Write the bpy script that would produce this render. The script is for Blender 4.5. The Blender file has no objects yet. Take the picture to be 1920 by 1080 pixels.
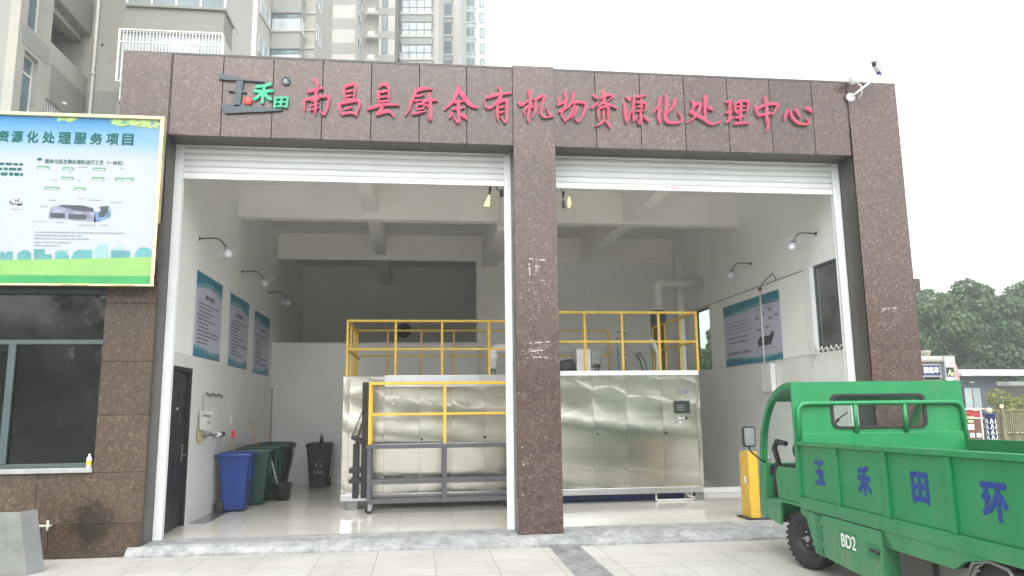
import bpy, math, random
from mathutils import Vector, Matrix
import numpy as np
rnd = random.Random(7)
S = bpy.context.scene
COL = S.collection
R = math.radians

# ------------------------------------------------------------------ camera
cam = bpy.data.cameras.new('camera'); camo = bpy.data.objects.new('camera', cam); COL.objects.link(camo)
YAW, PIT, ROL = 0.1226, 0.1592, -0.0118
CP = Vector((3.4714, -10.4354, 1.6535))
fw = Vector((math.sin(YAW)*math.cos(PIT), math.cos(YAW)*math.cos(PIT), math.sin(PIT)))
rt0 = Vector((math.cos(YAW), -math.sin(YAW), 0)); up0 = rt0.cross(fw)
rt = math.cos(ROL)*rt0 + math.sin(ROL)*up0; up = -math.sin(ROL)*rt0 + math.cos(ROL)*up0
M4 = Matrix(((rt.x, up.x, -fw.x, CP.x), (rt.y, up.y, -fw.y, CP.y), (rt.z, up.z, -fw.z, CP.z), (0, 0, 0, 1)))
camo.matrix_world = M4
cam.sensor_width = 36; cam.lens = 36*1417.5/1920; cam.clip_end = 2000; cam.clip_start = 0.05
S.camera = camo

# ------------------------------------------------------------------ light
SUN_EL, SUN_AZ = 52, 186          # azimuth clockwise from +y (soft overcast sun behind the photographer, behind him)
w = bpy.data.worlds.new('World'); S.world = w; w.use_nodes = True
wn = w.node_tree; wn.nodes.clear()
sky = wn.nodes.new('ShaderNodeTexSky'); sky.sky_type = 'NISHITA'; sky.sun_disc = False
sky.sun_elevation = R(SUN_EL); sky.sun_rotation = R(SUN_AZ); sky.air_density = 1.6; sky.dust_density = 2.5; sky.ozone_density = 1.0
hs = wn.nodes.new('ShaderNodeHueSaturation'); hs.inputs['Saturation'].default_value = 0.16
bg = wn.nodes.new('ShaderNodeBackground'); bg.inputs['Strength'].default_value = 0.15
wo = wn.nodes.new('ShaderNodeOutputWorld')
wn.links.new(sky.outputs[0], hs.inputs['Color']); wn.links.new(hs.outputs[0], bg.inputs[0]); wn.links.new(bg.outputs[0], wo.inputs[0])
sl = bpy.data.lights.new('sun', 'SUN'); sl.energy = 0.65; sl.angle = R(60); sl.color = (1, .96, .9)
so = bpy.data.objects.new('sun', sl); COL.objects.link(so)
sd = Vector((math.sin(R(SUN_AZ))*math.cos(R(SUN_EL)), math.cos(R(SUN_AZ))*math.cos(R(SUN_EL)), math.sin(R(SUN_EL))))
so.rotation_euler = sd.to_track_quat('Z', 'Y').to_euler(); so.location = (20, -5, 30)
vs = S.view_settings; S.display_settings.display_device = 'sRGB'
vs.view_transform = 'Standard'; vs.look = 'None'; vs.gamma = 1; vs.use_curve_mapping = False; vs.exposure = 1.68
S.cycles.max_bounces = 12; S.cycles.diffuse_bounces = 9; S.cycles.glossy_bounces = 5; S.cycles.transparent_max_bounces = 12

# ------------------------------------------------------------------ materials
class NT:
    def __init__(s, name):
        s.m = bpy.data.materials.new(name); s.m.use_nodes = True; s.t = s.m.node_tree
        s.b = s.t.nodes['Principled BSDF']; s.o = s.t.nodes['Material Output']
        s.tc = None
    def n(s, t, **k):
        x = s.t.nodes.new(t)
        for a, v in k.items(): setattr(x, a, v)
        return x
    def l(s, a, b): s.t.links.new(a, b)
    def coord(s):
        if not s.tc: s.tc = s.n('ShaderNodeTexCoord')
        return s.tc.outputs['Object']
    def mapping(s, sc=(1, 1, 1), rot=(0, 0, 0), loc=(0, 0, 0), src=None):
        m = s.n('ShaderNodeMapping'); m.inputs['Scale'].default_value = sc; m.inputs['Rotation'].default_value = rot; m.inputs['Location'].default_value = loc
        s.l(src or s.coord(), m.inputs['Vector']); return m.outputs[0]
    def noise(s, scale, detail=4, rough=.55, vec=None):
        x = s.n('ShaderNodeTexNoise'); x.inputs['Scale'].default_value = scale; x.inputs['Detail'].default_value = detail; x.inputs['Roughness'].default_value = rough
        s.l(vec or s.coord(), x.inputs['Vector']); return x.outputs['Fac']
    def ramp(s, fac, stops, interp='LINEAR'):
        x = s.n('ShaderNodeValToRGB'); x.color_ramp.interpolation = interp
        e = x.color_ramp.elements
        while len(e) < len(stops): e.new(.5)
        for i, (p, c) in enumerate(stops): e[i].position = p; e[i].color = (c if len(c) == 4 else (*c, 1)) if not isinstance(c, (int, float)) else (c, c, c, 1)
        s.l(fac, x.inputs[0]); return x.outputs[0]
    def mix(s, a, b, f, mode='MIX'):
        x = s.n('ShaderNodeMix', data_type='RGBA', blend_type=mode)
        if isinstance(f, (int, float)): x.inputs[0].default_value = f
        else: s.l(f, x.inputs[0])
        for i, q in ((6, a), (7, b)):
            if isinstance(q, (tuple, list)): x.inputs[i].default_value = (*q[:3], 1)
            else: s.l(q, x.inputs[i])
        return x.outputs[2]
    def bump(s, h, strength=.2, dist=.01):
        x = s.n('ShaderNodeBump'); x.inputs['Strength'].default_value = strength; x.inputs['Distance'].default_value = dist
        s.l(h, x.inputs['Height']); s.l(x.outputs[0], s.b.inputs['Normal'])
    def set(s, col=None, rough=None, metal=None, spec=None):
        if col is not None:
            if isinstance(col, (tuple, list)): s.b.inputs['Base Color'].default_value = (*col[:3], 1)
            else: s.l(col, s.b.inputs['Base Color'])
        if rough is not None:
            if isinstance(rough, (int, float)): s.b.inputs['Roughness'].default_value = rough
            else: s.l(rough, s.b.inputs['Roughness'])
        if metal is not None: s.b.inputs['Metallic'].default_value = metal
        if spec is not None: s.b.inputs['Specular IOR Level'].default_value = spec
        return s.m

def mul(c, k): return tuple(min(1, v*k) for v in c)
def plain(name, col, rough=.5, metal=0, var=.12, scale=6, bump=0, spec=None, fine=0):
    t = NT(name); f = t.noise(scale, 5)
    c = t.ramp(f, [(.3, mul(col, 1-var)), (.7, mul(col, 1+var))])
    if fine:
        g = t.noise(fine, 3); c = t.mix(c, mul(col, .55), t.ramp(g, [(.58, 0), (.75, .5)]))
    r = t.ramp(t.noise(scale*2.3, 4), [(.3, max(.02, rough-.06)), (.7, min(1, rough+.08))])
    if bump: t.bump(t.noise(scale*8, 4), bump, .004)
    return t.set(c, r, metal, spec)

def granite(name, base, dark, light, rough=.3, spec=.5, damp=None):
    t = NT(name)
    v = t.n('ShaderNodeTexVoronoi'); v.inputs['Scale'].default_value = 62; t.l(t.coord(), v.inputs['Vector'])
    sep = t.n('ShaderNodeSeparateColor'); t.l(v.outputs['Color'], sep.inputs[0])
    c = t.ramp(sep.outputs[0], [(0, dark), (.2, mul(base, .75)), (.45, base), (.72, mul(base, 1.22)), (.93, mul(base, 1.4)), (.985, light)])
    v2 = t.n('ShaderNodeTexVoronoi'); v2.inputs['Scale'].default_value = 27; t.l(t.coord(), v2.inputs['Vector'])
    s2 = t.n('ShaderNodeSeparateColor'); t.l(v2.outputs['Color'], s2.inputs[0])
    c = t.mix(c, t.ramp(s2.outputs[1], [(0, dark), (.25, base), (.8, mul(base, 1.2)), (.985, light)]), .30)
    big = t.noise(.9, 4)
    c = t.mix(c, t.ramp(big, [(.3, mul(base, .72)), (.7, mul(base, 1.25))]), .3)
    st = t.noise(3.1, 6, .7, t.mapping((1.5, 1.5, .35)))
    c = t.mix(c, mul(base, .45), t.ramp(st, [(.6, 0), (.8, .35)]))
    g_ = t.n('ShaderNodeNewGeometry'); c = t.mix(c, t.ramp(g_.outputs['Random Per Island'], [(0, .70), (1, 1.06)]), 1.0, 'MULTIPLY')
    if damp:
        d_ = t.n('ShaderNodeVectorMath', operation='DISTANCE'); t.l(t.mapping((1, 0, 1)), d_.inputs[0]); d_.inputs[1].default_value = damp
        k_ = t.n('ShaderNodeMath', operation='ADD'); t.l(d_.outputs['Value'], k_.inputs[0]); nz_ = t.n('ShaderNodeMath', operation='MULTIPLY'); t.l(t.noise(3.2, 9, .8), nz_.inputs[0]); nz_.inputs[1].default_value = .85; t.l(nz_.outputs[0], k_.inputs[1])
        c = t.mix(c, mul(base, .16), t.ramp(k_.outputs[0], [(.60, .8), (.74, 0)]))
    t.bump(t.noise(45, 3), .08, .003)
    t.b.inputs['Specular IOR Level'].default_value = spec
    return t.set(c, t.ramp(big, [(.3, rough-.04), (.7, rough+.1)]))

def bricktex(t, vec, bw, bh, mortar, c1, c2, cm, offset=0.0):
    b = t.n('ShaderNodeTexBrick'); b.offset = offset; b.squash = 1
    b.inputs['Scale'].default_value = 1; b.inputs['Brick Width'].default_value = bw; b.inputs['Row Height'].default_value = bh
    b.inputs['Mortar Size'].default_value = mortar; b.inputs['Mortar Smooth'].default_value = .1
    b.inputs['Color1'].default_value = (*c1, 1); b.inputs['Color2'].default_value = (*c2, 1); b.inputs['Mortar'].default_value = (*cm, 1)
    t.l(vec, b.inputs['Vector']); return b

def swiz(t, a, b):
    s = t.n('ShaderNodeSeparateXYZ'); t.l(t.coord(), s.inputs[0]); c = t.n('ShaderNodeCombineXYZ')
    t.l(s.outputs[a], c.inputs[0]); t.l(s.outputs[b], c.inputs[1]); return c.outputs[0]

def walltile(name, a, b):
    t = NT(name); v = swiz(t, a, b)
    k = bricktex(t, v, .6, .315, .003, (.76, .77, .76), (.79, .795, .78), (.66, .66, .65))
    t.set(t.mix(k.outputs['Color'], (.55, .55, .52), t.ramp(t.noise(1.2, 5), [(.5, 0), (.8, .25)])), .22)
    t.bump(k.outputs['Fac'], -.15, .003); return t.m

def mk_paving():
    t = NT('paving_tiles')
    v = t.mapping(loc=(-.17, .35, 0))
    k = bricktex(t, v, .7, .7, .005, (.39, .38, .345), (.45, .44, .40), (.19, .18, .165))
    c = t.mix(k.outputs['Color'], (.29, .275, .245), t.ramp(t.noise(.8, 6, .65), [(.45, 0), (.75, .55)]))
    c = t.mix(c, (.52, .51, .475), t.ramp(t.noise(5, 7, .75, t.mapping((.5, 2.2, 1))), [(.48, 0), (.75, .6)]))
    c = t.mix(c, (.22, .205, .18), t.ramp(t.noise(42, 3, .7), [(.64, 0), (.74, .55)]))
    c = t.mix(c, (.15, .145, .13), t.ramp(t.noise(1.7, 8, .8, t.mapping((1.7, .6, 1), loc=(4, 2, 0))), [(.57, 0), (.72, .6)]))
    t.bump(t.mix(k.outputs['Fac'], t.noise(60, 3), .25), -.3, .004)
    return t.set(c, .62)

def mk_floor():
    t = NT('polished_floor_tiles')
    k = bricktex(t, t.mapping(loc=(0, .2, 0)), .8, .8, .004, (.595, .57, .51), (.625, .60, .54), (.40, .375, .33))
    c = t.mix(k.outputs['Color'], (.52, .48, .41), t.ramp(t.noise(1.3, 5), [(.45, 0), (.8, .4)]))
    return t.set(c, t.ramp(t.noise(2.2, 6), [(.35, .06), (.7, .16)]))

def mk_steel(name, wav=.12, col=(.67, .64, .585), rough=.09):
    t = NT(name)
    n1 = t.noise(1.0, 2, .4, t.mapping((.7, 1, 2.4)))
    n2 = t.noise(1.0, 2, .5, t.mapping((3.5, 1, 6.5), loc=(3, 3, 1)))
    h = t.mix(n1, n2, .22)
    t.bump(h, wav, .05)
    br = t.noise(1, 3, .6, t.mapping((300, 300, 2)))
    return t.set(t.ramp(t.noise(2, 4), [(.3, mul(col, .9)), (.7, mul(col, 1.08))]), t.ramp(br, [(.3, rough), (.7, rough+.05)]), 1.0)

def mk_glass(name, tint=(.86, .92, .90), rough=.02, clear=.95, base=(.02, .025, .025)):
    t = NT(name); tr = t.n('ShaderNodeBsdfTransparent'); tr.inputs[0].default_value = (*tint, 1)
    t.set(base, rough, 0, .6)
    lw = t.n('ShaderNodeLayerWeight'); lw.inputs[0].default_value = .5
    pw = t.n('ShaderNodeMath', operation='POWER'); t.l(lw.outputs['Facing'], pw.inputs[0]); pw.inputs[1].default_value = 4.5
    mx = t.n('ShaderNodeMath', operation='MULTIPLY_ADD'); t.l(pw.outputs[0], mx.inputs[0]); mx.inputs[1].default_value = .6; mx.inputs[2].default_value = 1-clear
    mx.use_clamp = True
    ms = t.n('ShaderNodeMixShader'); t.l(mx.outputs[0], ms.inputs[0]); t.l(tr.outputs[0], ms.inputs[1]); t.l(t.b.outputs[0], ms.inputs[2]); t.l(ms.outputs[0], t.o.inputs[0])
    return t.m

def mk_leaf(name, c1, c2, c3, trans=.25):
    t = NT(name); g = t.n('ShaderNodeNewGeometry')
    c = t.ramp(g.outputs['Random Per Island'], [(0, c1), (.5, c2), (1, c3)])
    c = t.mix(c, mul(c1, .6), t.ramp(t.noise(.8, 3), [(.45, 0), (.65, .5)]))
    t.set(c, .5)
    tl = t.n('ShaderNodeBsdfTranslucent'); t.l(c, tl.inputs[0])
    ms = t.n('ShaderNodeMixShader'); ms.inputs[0].default_value = trans
    t.l(t.b.outputs[0], ms.inputs[1]); t.l(tl.outputs[0], ms.inputs[2]); t.l(ms.outputs[0], t.o.inputs[0]); return t.m

def mk_concrete(name, c, lime):
    t = NT(name); f = t.noise(5, 9, .75, t.mapping((1, 1, 2)))
    k = t.ramp(f, [(.32, mul(c, .6)), (.5, c), (.62, mul(c, 1.3))])
    k = t.mix(k, lime, t.ramp(t.noise(2.2, 8, .8), [(.5, 0), (.63, .85)]))
    t.bump(t.noise(25, 6), .4, .01); return t.set(k, .8)

def mk_skyprint():
    t = NT('billboard_print'); s = t.n('ShaderNodeSeparateXYZ'); t.l(t.coord(), s.inputs[0])
    mr = t.n('ShaderNodeMapRange'); mr.inputs['From Min'].default_value = 0; mr.inputs['From Max'].default_value = 2.28; t.l(s.outputs[2], mr.inputs[0])
    nz = t.noise(1.6, 3, .5, t.mapping((.6, 1, 2)))
    c = t.ramp(mr.outputs[0], [(0, (.42, .445, .475)), (.72, (.405, .445, .475)), (.86, (.17, .34, .49)), (.96, (.05, .22, .44))])
    c = t.mix(c, (.43, .45, .48), t.ramp(nz, [(.5, 0), (.75, .4)]))
    return t.set(t.mix(c, (.9, .9, .9), 1.0, 'MULTIPLY'), .5, None, .25)

M = {}
M['granite'] = granite('brown_granite', (.092, .057, .048), (.014, .010, .009), (.30, .24, .215), .22, .6)
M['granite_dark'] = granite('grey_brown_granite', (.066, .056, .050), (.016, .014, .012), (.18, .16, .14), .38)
M['granite_low'] = granite('ochre_granite', (.072, .049, .031), (.015, .012, .009), (.24, .18, .12), .34, .4, (3.40, 0, .42))
M['joint'] = plain('joint_mortar', (.035, .03, .028), .9)
def mk_wall():
    t = NT('white_wall_paint'); c = t.ramp(t.noise(1.1, 5), [(.3, (.82, .82, .805)), (.7, (.88, .88, .865))])
    c = t.mix(c, (.60, .57, .52), t.ramp(t.noise(2.2, 7, .7, t.mapping((2.5, 2.5, .25))), [(.56, 0), (.8, .4)]))
    c = t.mix(c, (.50, .48, .44), t.ramp(t.noise(7, 8, .8), [(.63, 0), (.75, .4)]))
    t.bump(t.noise(14, 4), .15, .004); return t.set(c, .75)
M['plaster'] = mk_wall()
M['ceilp'] = plain('ceiling_paint', (.82, .80, .775), .85, var=.05, scale=1)
M['beamp'] = plain('beam_paint', (.86, .83, .795), .8, var=.05, scale=1)
M['tile_x'] = walltile('wall_tiles_side', 1, 2)
M['tile_y'] = walltile('wall_tiles_back', 0, 2)
M['floor'] = mk_floor(); M['paving'] = mk_paving()
M['strip'] = mk_concrete('dark_paving_strip', (.17, .175, .18), (.30, .30, .29))
M['ramp'] = mk_concrete('patched_concrete', (.235, .245, .25), (.40, .405, .40))
M['shutter'] = plain('white_shutter_metal', (.68, .695, .70), .38, var=.04, scale=1.5)
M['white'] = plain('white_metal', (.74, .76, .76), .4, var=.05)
M['wplastic'] = plain('white_plastic', (.72, .71, .68), .4, var=.05)
M['steel'] = mk_steel('stainless_steel', rough=.20)
M['steel'].node_tree.nodes['Principled BSDF'].inputs['Anisotropic'].default_value = .8
M['steel_dull'] = mk_steel('brushed_steel', .05, (.55, .56, .57), .3)
M['steel_old'] = plain('galvanised_sheet', (.25, .265, .25), .45, .7, var=.18, scale=5)
M['steel_bright'] = plain('bright_galvanised_sheet', (.40, .42, .43), .4, .7, var=.12, scale=5)  # lighter sheet copy: sky light on the trough's side put into colour
M['dark_steel'] = plain('dark_grey_painted_steel', (.075, .078, .09), .45, var=.15)
M['black'] = plain('black_rubber', (.018, .018, .018), .55, var=.2, scale=12)
M['blackp'] = plain('black_paint', (.022, .02, .02), .35, var=.2)
M['yellow'] = plain('yellow_paint', (.66, .43, .04), .42, var=.1)
M['yellow2'] = plain('faded_yellow_paint', (.60, .38, .035), .45, var=.14, scale=9, fine=30)
def mk_cart():
    t = NT('green_vehicle_paint'); b_ = (.012, .212, .070); c = t.ramp(t.noise(2.2, 5), [(.3, mul(b_, .88)), (.7, mul(b_, 1.1))])
    c = t.mix(c, (.10, .24, .13), t.ramp(t.noise(3.2, 8, .75, t.mapping((1, 1, .6))), [(.5, 0), (.78, .45)]))
    c = t.mix(c, (.035, .085, .05), t.ramp(t.noise(11, 8, .8), [(.62, 0), (.72, .6)]))
    c = t.mix(c, (.20, .085, .035), t.ramp(t.noise(26, 5, .75, t.mapping((1, 1, .5), loc=(3, 1, 2))), [(.70, 0), (.76, .7)]))
    z_ = t.n('ShaderNodeSeparateXYZ'); t.l(t.coord(), z_.inputs[0]); mr = t.n('ShaderNodeMapRange'); mr.inputs['From Min'].default_value = .85; mr.inputs['From Max'].default_value = .2; t.l(z_.outputs[2], mr.inputs[0])
    k_ = t.n('ShaderNodeMath', operation='MULTIPLY'); t.l(mr.outputs[0], k_.inputs[0]); t.l(t.ramp(t.noise(5, 7, .7), [(.35, 0), (.75, .8)]), k_.inputs[1])
    c = t.mix(c, (.17, .19, .14), k_.outputs[0])
    t.bump(t.noise(3.5, 3), .22, .02)
    return t.set(c, t.ramp(t.noise(4, 5), [(.3, .30), (.7, .5)]))
M['green'] = mk_cart()
M['green_in'] = plain('green_bed_paint', (.018, .17, .062), .5, var=.15, scale=4, fine=12)
M['blue_ink'] = plain('blue_lettering', (.010, .034, .22), .55, var=.1)
M['white_ink'] = plain('white_lettering', (.75, .77, .74), .5, var=.05)
M['red_letter'] = plain('pink_red_lettering', (.44, .034, .088), .5, var=.12, scale=5)
M['letter_edge'] = plain('lit_edge_pale_pink', (.62, .27, .33), .45)  # lit letter sides put into a paler pink; shutter print shares it
M['logo_dark'] = plain('slate_logo_paint', (.040, .062, .075), .35)
M['logo_green'] = plain('emerald_logo_paint', (.02, .36, .20), .35)
M['logo_red'] = plain('red_logo_paint', (.70, .06, .06), .35)
M['blue_bin'] = plain('blue_bin_plastic', (.007, .036, .19), .42, var=.12)
M['green_bin'] = plain('dark_green_bin_plastic', (.008, .045, .032), .42, var=.15)
M['dark_bin'] = plain('charcoal_bin_plastic', (.012, .018, .016), .45, var=.15)
M['annex_glass'] = plain('dark_window_glass', (.010, .011, .011), .05, var=.3, scale=2, spec=.42)
M['win_frame'] = plain('grey_green_window_frame', (.055, .082, .085), .4, var=.1)
M['aluminium'] = plain('pale_aluminium', (.40, .42, .42), .4, .6)
M['gold'] = plain('pale_gold_frame', (.60, .52, .29), .32, .2, var=.1)
M['gold_mirror'] = mk_steel('polished_gold_frame', .5, (.52, .45, .25), .06)
M['print'] = mk_skyprint()
M['teal_ink'] = plain('teal_print', (.008, .095, .09), .6, spec=.2)
M['teal_pale'] = plain('pale_teal_print', (.075, .25, .265), .4, var=.25, scale=3)
M['teal_paler'] = plain('faint_teal_print', (.22, .37, .39), .4)
M['grass_print'] = plain('light_green_print', (.19, .37, .105), .4, var=.08, scale=1.5)
M['grass_print2'] = plain('mid_green_print', (.03, .27, .075), .4)
M['pill'] = plain('green_print_label', (.10, .25, .15), .4)
M['grey_ink'] = plain('grey_print_text', (.19, .22, .27), .5)
M['leaf_print'] = plain('leafy_print', (.26, .40, .13), .4, var=.5, scale=14)
M['machine_print'] = plain('slate_print', (.20, .22, .30), .4, var=.5, scale=9)
M['machine_print2'] = plain('dark_print', (.035, .045, .06), .4, var=.4, scale=10)
M['machine_print3'] = plain('blue_print', (.10, .20, .36), .4, var=.4, scale=10)
M['poster'] = plain('lilac_poster_paper', (.50, .50, .62), .4, var=.04, scale=2)
M['poster_ink'] = plain('dark_poster_ink', (.07, .07, .09), .6)
M['wave1'] = plain('blue_green_wave_print', (.03, .20, .30), .4, var=.4, scale=5)
M['wave2'] = plain('pale_wave_print', (.16, .36, .42), .4, var=.3, scale=5)
M['cream'] = plain('cream_render', (.38, .368, .328), .85, var=.08, scale=.5, fine=2.5)
M['cream2'] = plain('pale_cream_render', (.46, .45, .41), .85, var=.05, scale=.5)
M['grey_r'] = plain('grey_render', (.29, .295, .27), .85, var=.07, scale=.5)
M['bay_r'] = plain('greenish_grey_render', (.245, .242, .208), .85, var=.06, scale=.6)
M['aglass'] = plain('bluish_window_glass', (.10, .15, .17), .08, var=.5, scale=.5, spec=.6)
M['curtain'] = plain('pale_curtain_behind_glass', (.42, .48, .50), .3, var=.25, scale=1.2)
M['pvc'] = plain('old_pvc_pipe', (.62, .60, .55), .5, var=.08)
M['wframe'] = plain('white_window_frame', (.70, .71, .69), .45)
M['dframe'] = plain('dark_window_frame', (.05, .07, .08), .4)
M['clear'] = mk_glass('clear_glass'); M['shade_glass'] = mk_glass('frosted_lamp_glass', (.95, .95, .96), .12, .8, (.78, .78, .82))
M['hazy_glass'] = plain('grey_reflective_glass', (.11, .115, .115), .08, var=.5, scale=1.3, spec=.7)
M['bulb'] = plain('opal_bulb', (.78, .76, .84), .25)
M['iron'] = plain('weathered_iron', (.12, .105, .09), .55, .3, var=.25, scale=10)
M['bark'] = plain('tree_bark', (.09, .07, .05), .9, var=.3, bump=.4)
M['leaf'] = mk_leaf('tree_foliage', (.062, .118, .045), (.095, .165, .058), (.15, .235, .08))
M['leaf2'] = mk_leaf('dark_tree_foliage', (.045, .09, .042), (.07, .13, .055), (.11, .185, .07))
M['hedge_leaf'] = mk_leaf('yellow_green_foliage', (.10, .15, .03), (.24, .25, .05), (.42, .38, .10))
M['tyre'] = plain('tyre_rubber', (.022, .021, .02), .75, var=.3, scale=20, bump=.2)
M['hub'] = plain('wheel_rim_paint', (.03, .031, .033), .45, .3, var=.2)
M['hubm'] = plain('hub_metal', (.30, .31, .31), .4, .7)
M['slate'] = plain('slate_grey_panel', (.12, .145, .17), .6, var=.08)
M['roofm'] = plain('pale_roof_sheet', (.50, .52, .50), .5, var=.2, scale=1.5)
M['wood'] = plain('weathered_bamboo', (.17, .155, .09), .7, var=.35, scale=4)
M['beige'] = plain('beige_kiosk_panel', (.46, .44, .38), .5, var=.08)
M['navy'] = plain('navy_sign_panel', (.015, .03, .14), .4)
M['redp'] = plain('dull_red_panel', (.30, .03, .035), .5, var=.2)
M['brownp'] = plain('brown_panel', (.14, .055, .035), .55, var=.2)
M['ivory'] = plain('ivory_knob', (.68, .60, .36), .4)
M['blue_tank'] = plain('blue_plastic_sheet', (.012, .03, .13), .4)
M['screen'] = plain('dark_touch_screen', (.03, .045, .045), .12)
M['paper'] = plain('white_paper', (.74, .74, .70), .7)
M['wood_h'] = plain('wooden_handle', (.30, .19, .09), .6)
M['residue'] = plain('white_glue_residue', (.42, .37, .35), .8, var=.3, scale=30)
M['damp'] = plain('damp_stain', (.045, .040, .036), .5, var=.4, scale=9)

# ------------------------------------------------------------------ mesh builder
class MB:
    def __init__(s): s.v = []; s.f = []; s.sm = []
    def add(s, vs, fs, smooth=False):
        o = len(s.v); s.v += [tuple(p) for p in vs]; s.f += [tuple(i+o for i in f) for f in fs]; s.sm += [smooth]*len(fs); return s
    def box(s, x0, x1, y0, y1, z0, z1):
        return s.add([(x0, y0, z0), (x1, y0, z0), (x1, y1, z0), (x0, y1, z0), (x0, y0, z1), (x1, y0, z1), (x1, y1, z1), (x0, y1, z1)],
                     [(0, 3, 2, 1), (4, 5, 6, 7), (0, 1, 5, 4), (1, 2, 6, 5), (2, 3, 7, 6), (3, 0, 4, 7)])
    def bar(s, a, b, wx, wz=None, upv=(0, 0, 1)):
        wz = wz or wx; a = Vector(a); b = Vector(b); d = (b-a).normalized(); u = Vector(upv)
        if abs(d.dot(u)) > .98: u = Vector((0, 1, 0))
        x = d.cross(u).normalized()*wx/2; z = x.cross(d).normalized()*wz/2
        c = [a-x-z, a+x-z, a+x+z, a-x+z, b-x-z, b+x-z, b+x+z, b-x+z]
        return s.add(c, [(0, 1, 2, 3), (7, 6, 5, 4), (0, 4, 5, 1), (1, 5, 6, 2), (2, 6, 7, 3), (3, 7, 4, 0)])
    def tube(s, pts, r, n=10, caps=True):
        pts = [Vector(p) for p in pts]; rs = r if isinstance(r, (list, tuple)) else [r]*len(pts)
        t = [(pts[min(i+1, len(pts)-1)]-pts[max(i-1, 0)]).normalized() for i in range(len(pts))]
        u = Vector((0, 0, 1)) if abs(t[0].z) < .9 else Vector((1, 0, 0))
        x = t[0].cross(u).normalized(); vs = []; fs = []
        for i, p in enumerate(pts):
            x = (x-t[i]*x.dot(t[i])).normalized(); y = t[i].cross(x)
            for k in range(n): a = 2*math.pi*k/n; vs.append(p+(x*math.cos(a)+y*math.sin(a))*rs[i])
        for i in range(len(pts)-1):
            for k in range(n): fs.append((i*n+k, i*n+(k+1) % n, (i+1)*n+(k+1) % n, (i+1)*n+k))
        s.add(vs, fs, True)
        if caps:
            o = len(s.v)-len(vs); s.f += [tuple(o+k for k in range(n))[::-1], tuple(o+(len(pts)-1)*n+k for k in range(n))]; s.sm += [False, False]
        return s
    def lathe(s, prof, c=(0, 0, 0), ax=(0, 0, 1), n=20, smooth=True):
        ax = Vector(ax).normalized(); u = Vector((0, 0, 1)) if abs(ax.z) < .9 else Vector((1, 0, 0))
        x = ax.cross(u).normalized(); y = ax.cross(x); c = Vector(c); vs = []; fs = []
        for (r, h) in prof:
            for k in range(n): a = 2*math.pi*k/n; vs.append(c+ax*h+(x*math.cos(a)+y*math.sin(a))*max(r, .0001))
        for i in range(len(prof)-1):
            for k in range(n): fs.append((i*n+k, i*n+(k+1) % n, (i+1)*n+(k+1) % n, (i+1)*n+k))
        return s.add(vs, fs, smooth)
    def prism(s, poly, o, ux, uy, ud):
        """polygon in (ux,uy) at o, extruded along vector ud"""
        o, ux, uy, ud = map(Vector, (o, ux, uy, ud)); n = len(poly)
        a = [o+ux*p+uy*q for p, q in poly]; b = [p+ud for p in a]
        return s.add(a+b, [tuple(range(n))[::-1], tuple(range(n, 2*n))]+[(i, (i+1) % n, (i+1) % n+n, i+n) for i in range(n)])
    def wall(s, axis, p, thick, a0, a1, z0, z1, holes=()):
        """wall slab on plane axis=p, thickness thick (signed), along the other axis a, with rectangular holes (a0,a1,z0,z1)"""
        A = sorted({a0, a1, *[h[0] for h in holes], *[h[1] for h in holes]}); Zs = sorted({z0, z1, *[h[2] for h in holes], *[h[3] for h in holes]})
        A = [q for q in A if a0 <= q <= a1]; Zs = [q for q in Zs if z0 <= q <= z1]
        q0, q1 = sorted((p, p+thick)); g = {}
        def V(i, j, k):
            key = (i, j, k)
            if key not in g:
                g[key] = len(s.v); P = q0 if k == 0 else q1
                s.v.append((P, A[i], Zs[j]) if axis == 'x' else (A[i], P, Zs[j]))
            return g[key]
        def solid(i, j):
            if i < 0 or j < 0 or i >= len(A)-1 or j >= len(Zs)-1: return False
            ca, cz = (A[i]+A[i+1])/2, (Zs[j]+Zs[j+1])/2
            return not any(h[0] < ca < h[1] and h[2] < cz < h[3] for h in holes)
        def F(*q): s.f.append(q); s.sm.append(False)
        for i in range(len(A)-1):
            for j in range(len(Zs)-1):
                if not solid(i, j): continue
                F(V(i, j, 0), V(i+1, j, 0), V(i+1, j+1, 0), V(i, j+1, 0)); F(V(i, j, 1), V(i, j+1, 1), V(i+1, j+1, 1), V(i+1, j, 1))
                if not solid(i-1, j): F(V(i, j, 0), V(i, j+1, 0), V(i, j+1, 1), V(i, j, 1))
                if not solid(i+1, j): F(V(i+1, j, 0), V(i+1, j, 1), V(i+1, j+1, 1), V(i+1, j+1, 0))
                if not solid(i, j-1): F(V(i, j, 0), V(i, j, 1), V(i+1, j, 1), V(i+1, j, 0))
                if not solid(i, j+1): F(V(i, j+1, 0), V(i+1, j+1, 0), V(i+1, j+1, 1), V(i, j+1, 1))
        return s
    def build(s, name, mat, parent=None, bevel=0, local=False, segs=2):
        me = bpy.data.meshes.new(name)
        off = Vector((0, 0, 0))
        if parent is not None and not local:
            q = parent
            while q is not None: off += q.location; q = q.parent
        me.from_pydata([tuple(Vector(p)-off) for p in s.v], [], s.f)
        me.polygons.foreach_set('use_smooth', s.sm)
        me.materials.append(M[mat] if isinstance(mat, str) else mat); me.update()
        o = bpy.data.objects.new(name, me); COL.objects.link(o)
        if parent is not None: o.parent = parent
        if bevel:
            b = o.modifiers.new('bevel', 'BEVEL'); b.width = bevel; b.segments = segs; b.limit_method = 'ANGLE'; b.angle_limit = R(40)
        return o
def mb(): return MB()
def box(*a): return MB().box(*a)

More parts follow.
